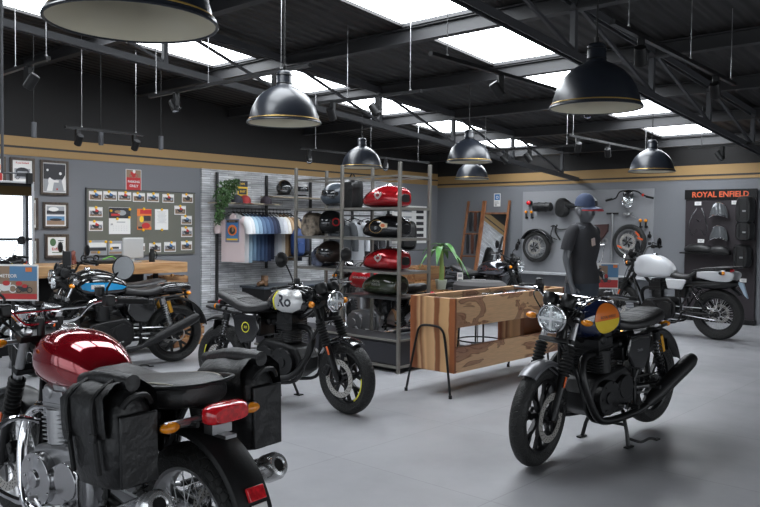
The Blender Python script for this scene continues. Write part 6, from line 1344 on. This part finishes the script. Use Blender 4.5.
# red bike in the foreground
cred = mat('deep candy red tank paint', (.30, .004, .012), .08, .45, coat=1)
FT = [(.372, .845, .89, .03, 2), (.355, .81, .93, .09, 2.2), (.29, .765, .98, .135, 2.3), (.19, .745, 1.002, .158, 2.4), (.07, .745, .998, .160, 2.5), (-.05, .75, .965, .138, 2.5), (-.13, .765, .915, .105, 2.4), (-.165, .79, .87, .05, 2)]
def fg_extra(root, xf, A, d, nrm, fl):
    for y, nm in ((1, 'left'), (-1, 'right')):
        sb = MB(); M = Matrix.Translation((-.63, y*.295, .55)) @ Matrix.Rotation(R(6), 4, 'Y') @ Matrix.Diagonal((.84, .95, .80, 1)); rings = []
        for z, a, b in ((.0, .14, .06), (.02, .175, .085), (.12, .19, .10), (.25, .19, .105), (.33, .185, .095), (.40, .175, .065), (.43, .165, .04)):
            rings.append([M @ V((a*math.copysign(abs(math.cos(t))**.45, math.cos(t))*(1+.012*math.sin(3*t+z*20)), b*math.copysign(abs(math.sin(t))**.6, math.sin(t))*(1+.03*math.sin(4*t+z*30)), z)) for t in [2*PI*k/32 for k in range(32)]])
        sb.loft(rings); so = sb.build('saddlebag', canvas, root, smooth=60)
        fp = MB(); rr = []
        for s_, z in ((-1, .22), (-1, .40), (-.6, .452), (0, .46), (.6, .452), (1, .40), (1.02, .30), (1.0, .23)):
            rr.append([M @ V((x, y*s_*(.108 if abs(s_) > .9 else .09), z+.006*math.sin(x*30))) for x in [-.17+.34*k/8 for k in range(9)]])
        vs = [q for r_ in rr for q in r_]; vs += [q+V((0, y*.006, .004)) for q in vs]; nn = 72; fs = [(i*9+k, i*9+k+1, (i+1)*9+k+1, (i+1)*9+k) for i in range(7) for k in range(8)]; fs += [tuple(j+nn for j in f) for f in fs]; fp.add(vs, fs)
        fp.tube([M @ V((-.19, 0, .455)), M @ V((0, 0, .47)), M @ V((.19, 0, .455))], [.03, .036, .03], 12, smooth=4); fp.build('roll_flap', canvas, so, smooth=60)
        for x in (-.10, .10):
            st_ = MB(); st_.tube([M @ V((x, y*.112, .08)), M @ V((x, y*.12, .25)), M @ V((x, y*.115, .40)), M @ V((x, y*.03, .47))], .010, 6, smooth=3); st_.build('strap', matte, so); b2 = MB(); b2.box(M @ V((x, y*.128, .24)), (.035, .012, .03)); b2.build('buckle', black, so, .003)
        st_ = MB(); st_.tube([M @ V((-.205, -.06, .36)), M @ V((-.225, -.03, .40)), M @ V((-.225, .03, .40)), M @ V((-.205, .06, .36))], .010, 7, smooth=3); st_.build('side_handle', matte, so)
        b2 = MB(); b2.box(M @ V((-.20, .0, .17)), (.012, .15, .25)); b2.build('end_pocket', canvas, so, .006)
        g_ = MB(); g_.tube([(.30, y*.10, .58), (.36, y*.20, .60), (.40, y*.30, .50), (.38, y*.30, .34), (.32, y*.20, .24), (.28, y*.12, .24)], .013, 10, smooth=5); g_.build('engine_guard', chrome, root)
    b = MB(); R0 = .322; b.arcband((-.70, 0, R0+.02), R0+.04, R(172), R(196), [(dr, yy*.085) for dr, yy in FEND], 6); b.build('mudflap', matte, root)
    rp = MB(); q = V((-1.078, 0, .50)); rp.box(V((-.70+.392*math.cos(R(152)), 0, .342+.392*math.sin(R(152)))), (.016, .075, .05), Matrix.Rotation(R(26), 3, 'Y')); rp.build('rear_reflector', redlens, root, .003)
    rp = MB(); rp.box(V((-.70+.392*math.cos(R(160)), 0, .342+.392*math.sin(R(160)))), (.012, .06, .035), Matrix.Rotation(R(19), 3, 'Y')); rp.build('white_label', inks[0], root)
SPF = dict(tank=FT, tank_m=cred, gaiters=1, crossbar=1, bar_m=chrome, lever_m=alu, yoke_m=black, cap_m=mat('bright tip metal', (.8, .8, .8), .25, .85), clock_m=chrome, stan_m=steel, case_m=alu, cover_m=mat('polished engine cover', (.5, .5, .51), .2, 1), fin_m=alu, rocker_m=alu, pipe_m=chrome, muf_m=mat('satin chrome', (.62, .62, .63), .22, 1), muf_tip=mat('bright tip metal', (.8, .8, .8), .25, .85), wheels='spoke', rim_m=steel, sig='long', sig_m=steel, sigy=.10, sigw=.05,
           tail=(-.87, .79), tail_style='wide', rfend=(R(55), R(176)), rfend_m=matte, plate=0, grab=1, muf_z=.52, muf_x=-.86, fork=.71, mirrors=(.05, .12, .13), piping=(-.33, -.42, -.50, -.58, -.66, -.72), ss_drop=.004, extra=fg_extra, steer=0, back=.14, bw=.40, rise=.08, cap_x=.21,
           seat=[(-.10, .82, .87, .06, 2.5), (-.14, .78, .88, .11, 3), (-.24, .765, .862, .145, 3), (-.34, .76, .855, .16, 3), (-.44, .765, .872, .165, 3), (-.58, .775, .892, .162, 3), (-.70, .785, .90, .15, 3), (-.77, .80, .885, .10, 2.5)])
bike('motorcycle', 'deep red classic twin motorcycle with black saddlebags in the left foreground', (1.753, 3.287, .002), 92.5, SPF, -1, scale=1.03)

# blue striped bike and the black one behind it
def d_blue(to, T):
    for sd in (1, -1):
        bl = [(.34, .885), (.30, .915), (.2, .918), (.05, .91), (-.08, .88), (-.13, .86), (-.08, .838), (.1, .832), (.25, .828), (.33, .85)]
        side_decal(to, T, 'tank_graphic', [(bl, 0), ([(.25, .85), (.25, .895), (.12, .895), (.12, .85)], 1), ('text', 'ROYAL', .022, .185, .882, 2, .01), ('text', 'ENFIELD', .022, .185, .862, 2, .01)], [dec['blue'], dec['white'], dec['dark']], sd, label='bright blue stripe with white nameplate')
SPB = dict(tank_m=gloss, decal=d_blue, centre_stand=1, piggy=1, muf_z=.52, muf_x=-.86, bar_m=black, yoke_m=alu, stan_m=chrome, tail=(-.86, .80), seat=[(-.10, .80, .845, .06, 2.5), (-.14, .765, .85, .10, 3), (-.26, .75, .832, .132, 3), (-.38, .745, .83, .146, 3), (-.48, .755, .86, .14, 3), (-.52, .77, .85, .12, 3)],
           rise=.0, back=.16, bw=.36, hr=.07, ring_m=black, shock_m=steel, spring_m=steel, fend_m=gloss, steer=10, cs_drop=0)
bk = bike('motorcycle', 'black motorcycle with bright blue tank stripe in front of the desk', (4.18, 7.56, .002), 171, SPB, 0, 0)
m = MB(); m.body([(-.88, .79, .83, .05, 3), (-.84, .78, .87, .11, 3), (-.70, .77, .885, .135, 3), (-.58, .77, .875, .13, 3), (-.52, .78, .85, .11, 3)], 28, 4); m.build('seat_cowl', gloss, bk)
bl2 = bike('motorcycle', 'plain black motorcycle with phone holder, mostly hidden behind the blue striped one', (4.50, 8.30, .002), 176, dict(tank_m=gloss, bar_m=black, mirrors=(.03, .12, .12), stan_m=chrome, yoke_m=alu, twin=0, rise=.10, ss_drop=.005, muf_z=.33, muf_x=-.75), -1)
p = at_y(72, 259, 8.0); t = thing('phone_holder', 'phone on a handlebar holder above the black bike by the desk', 'phone', (p.x, 8.12, p.z-.0)); 
m = MB(); m.box((0, 0, 0), (.02, .085, .16), Matrix.Rotation(R(50), 3, 'Z')); m.build('phone', black, t, .005); m = MB(); m.box((.008, -.008, 0), (.006, .075, .14), Matrix.Rotation(R(50), 3, 'Z')); m.build('phone_screen', mat('phone screen', (.04, .08, .15), .1), t); m = MB(); m.tube([(0, 0, -.05), (.02, .02, -.12), (.05, .02, -.2)], .01, 8); m.build('arm', black, t)

# white adventure bike
wpaint = mat('pale grey white paint', (.55, .56, .58), .28, coat=.4)
HT = [(.44, .92, .98, .05, 3), (.41, .84, 1.07, .13, 3.4), (.30, .80, 1.12, .165, 3.6), (.16, .80, 1.12, .165, 3.6), (.03, .80, 1.08, .15, 3.4), (-.08, .81, 1.0, .12, 3), (-.14, .83, .92, .06, 2.4)]
SEAT_W = [(-.06, .84, .89, .06, 2.6), (-.12, .80, .885, .10, 3), (-.25, .785, .865, .14, 3), (-.36, .79, .87, .15, 3), (-.42, .82, .905, .15, 3), (-.50, .87, .955, .145, 3), (-.62, .90, .975, .13, 3), (-.72, .91, .97, .10, 3)]
def him_extra(root, xf, A, d, nrm, fl):
    m = MB()
    for y in (-1, 1): m.body([(-.98, .86, .90, .01, 3), (-.92, .80, .93, .02, 3), (-.70, .80, .93, .025, 3), (-.50, .84, .92, .02, 3)], 14, 4, y0=y*.13)
    tag(m.build('tail_panel', wpaint, root), 'pale grey white tail panel')
    m = MB(); m.body([(-1.0, .74, .80, .05, 3), (-.90, .70, .82, .10, 3), (-.60, .68, .82, .12, 3), (-.40, .70, .80, .09, 3)], 18, 3); m.build('under_tail', black, root)
    m = MB()
    for y in (-1, 1): m.tube([(-.45, y*.16, .93), (-.70, y*.17, .97), (-.98, y*.13, .985), (-1.0, 0, .985)], .011, 8, smooth=4)
    m.bx((-.95, -.12, .975), (-.74, .12, .985)); m.build('luggage_rack', black, root)
    m = MB(); m.add([(-.98, -.02, .80), (-1.06, -.02, .78), (-1.12, -.02, .58), (-1.08, -.02, .62), (-.98, .02, .80), (-1.06, .02, .78), (-1.12, .02, .58), (-1.08, .02, .62)], [(0, 1, 2, 3), (7, 6, 5, 4), (0, 4, 5, 1), (1, 5, 6, 2), (2, 6, 7, 3), (3, 7, 4, 0)]); tag(m.build('mudguard_tip', mat('pale blue white plastic', (.45, .58, .70), .4), root), 'pale blue white rear tip')
SPW = dict(L=1.46, Rf=.355, Rb=.345, Rrf=.275, Rrr=.235, wf=.09, wb=.125, wheels='spoke', rim_m=black, spoke_m=mat('bright spoke', (.7, .7, .7), .3, .7), twin=0, tank=HT, tank_m=wpaint, seat=SEAT_W, panel=[(-.06, .80), (-.10, .66), (-.30, .66), (-.36, .79), (-.33, .80)], panel_m=wpaint, fork=.78, high_fender=1, rise=.10, back=.13, bw=.42, mirrors=(-.05, .13, .02), sig='round', tail=(-.90, .94), mir=1.35, mono=1, muf_z=.50, muf_x=-.80, ffend=(R(40), R(130)), cap_x=.16, extra=him_extra, ss_drop=.005, plate=0, rfend=(R(60), R(140)), steer=5)
hd_ = 87; bike('motorcycle', 'white and grey adventure motorcycle parked in front of the black accessory panel', (11.10, 4.44, .002), hd_, SPW, -1, scale=1.02)

# chrome and black bike by the ladder, red tank bike behind the shelf
ck = mat('chrome black tank', (.10, .10, .115), .10, .8, coat=1)
def d_cl(to, T):
    for sd in (1, -1): side_decal(to, T, 'tank_emblem', [(circ(20, .05, .04, .05, .88), 0), (circ(20, .044, .034, .05, .88), 1), ('text', 'ROYAL ENFIELD', .03, .17 if sd < 0 else .17, .87, 0, .01)], [mat('emblem dull red', (.25, .06, .04), .4), dec['dark']], sd)
SPC = dict(twin=0, tank_m=ck, tank=FT, decal=d_cl, sig='round', mirrors=(.02, .10, .12), rise=.10, stan_m=black, muf_z=.36, muf_x=-.85, Rf=.32, Rb=.31, tail=(-.86, .84), rfend=(R(50), R(172)), ss_drop=.03, steer=8, seat=SEAT_H, hr=.10)
bike('motorcycle', 'black motorcycle with chrome trimmed tank in front of the ladder racks', (10.25, 6.95, .002), -91, SPC, -1)
SPR = dict(tank_m=mat('bright red paint', (.55, .012, .02), .1, coat=1), tank=FT, decal=lambda to, T: [side_decal(to, T, 'tank_lettering', [('text', 'ROYAL ENFIELD', .035, .1, .90, 0, .01)], [dec['white']], sd) for sd in (1, -1)], mirrors=(.02, .12, .14), pipe_m=chrome, muf_m=chrome, case_m=alu, cover_m=alu, fin_m=alu, rocker_m=alu, wheels='spoke', rim_m=steel, bar_m=chrome, muf_z=.40, muf_x=-.86, sig='long', sig_m=steel, rfend_m=matte, ss_drop=.03)
bike('motorcycle', 'motorcycle with bright red tank and chrome engine behind the open shelf', (6.98, 6.35, .002), 90, SPR, -1)

# ---------------------------------------------------------------- view
vs_ = SC.view_settings; vs_.view_transform = 'Standard'; vs_.look = 'None'; vs_.gamma = 1; vs_.use_curve_mapping = False; vs_.exposure = 0.22
SC.cycles.use_denoising = True; SC.cycles.max_bounces = 6; SC.cycles.diffuse_bounces = 4; SC.cycles.glossy_bounces = 3; SC.cycles.transmission_bounces = 3; SC.cycles.transparent_max_bounces = 6; SC.cycles.caustics_reflective = False; SC.cycles.caustics_refractive = False; SC.cycles.sample_clamp_indirect = 6
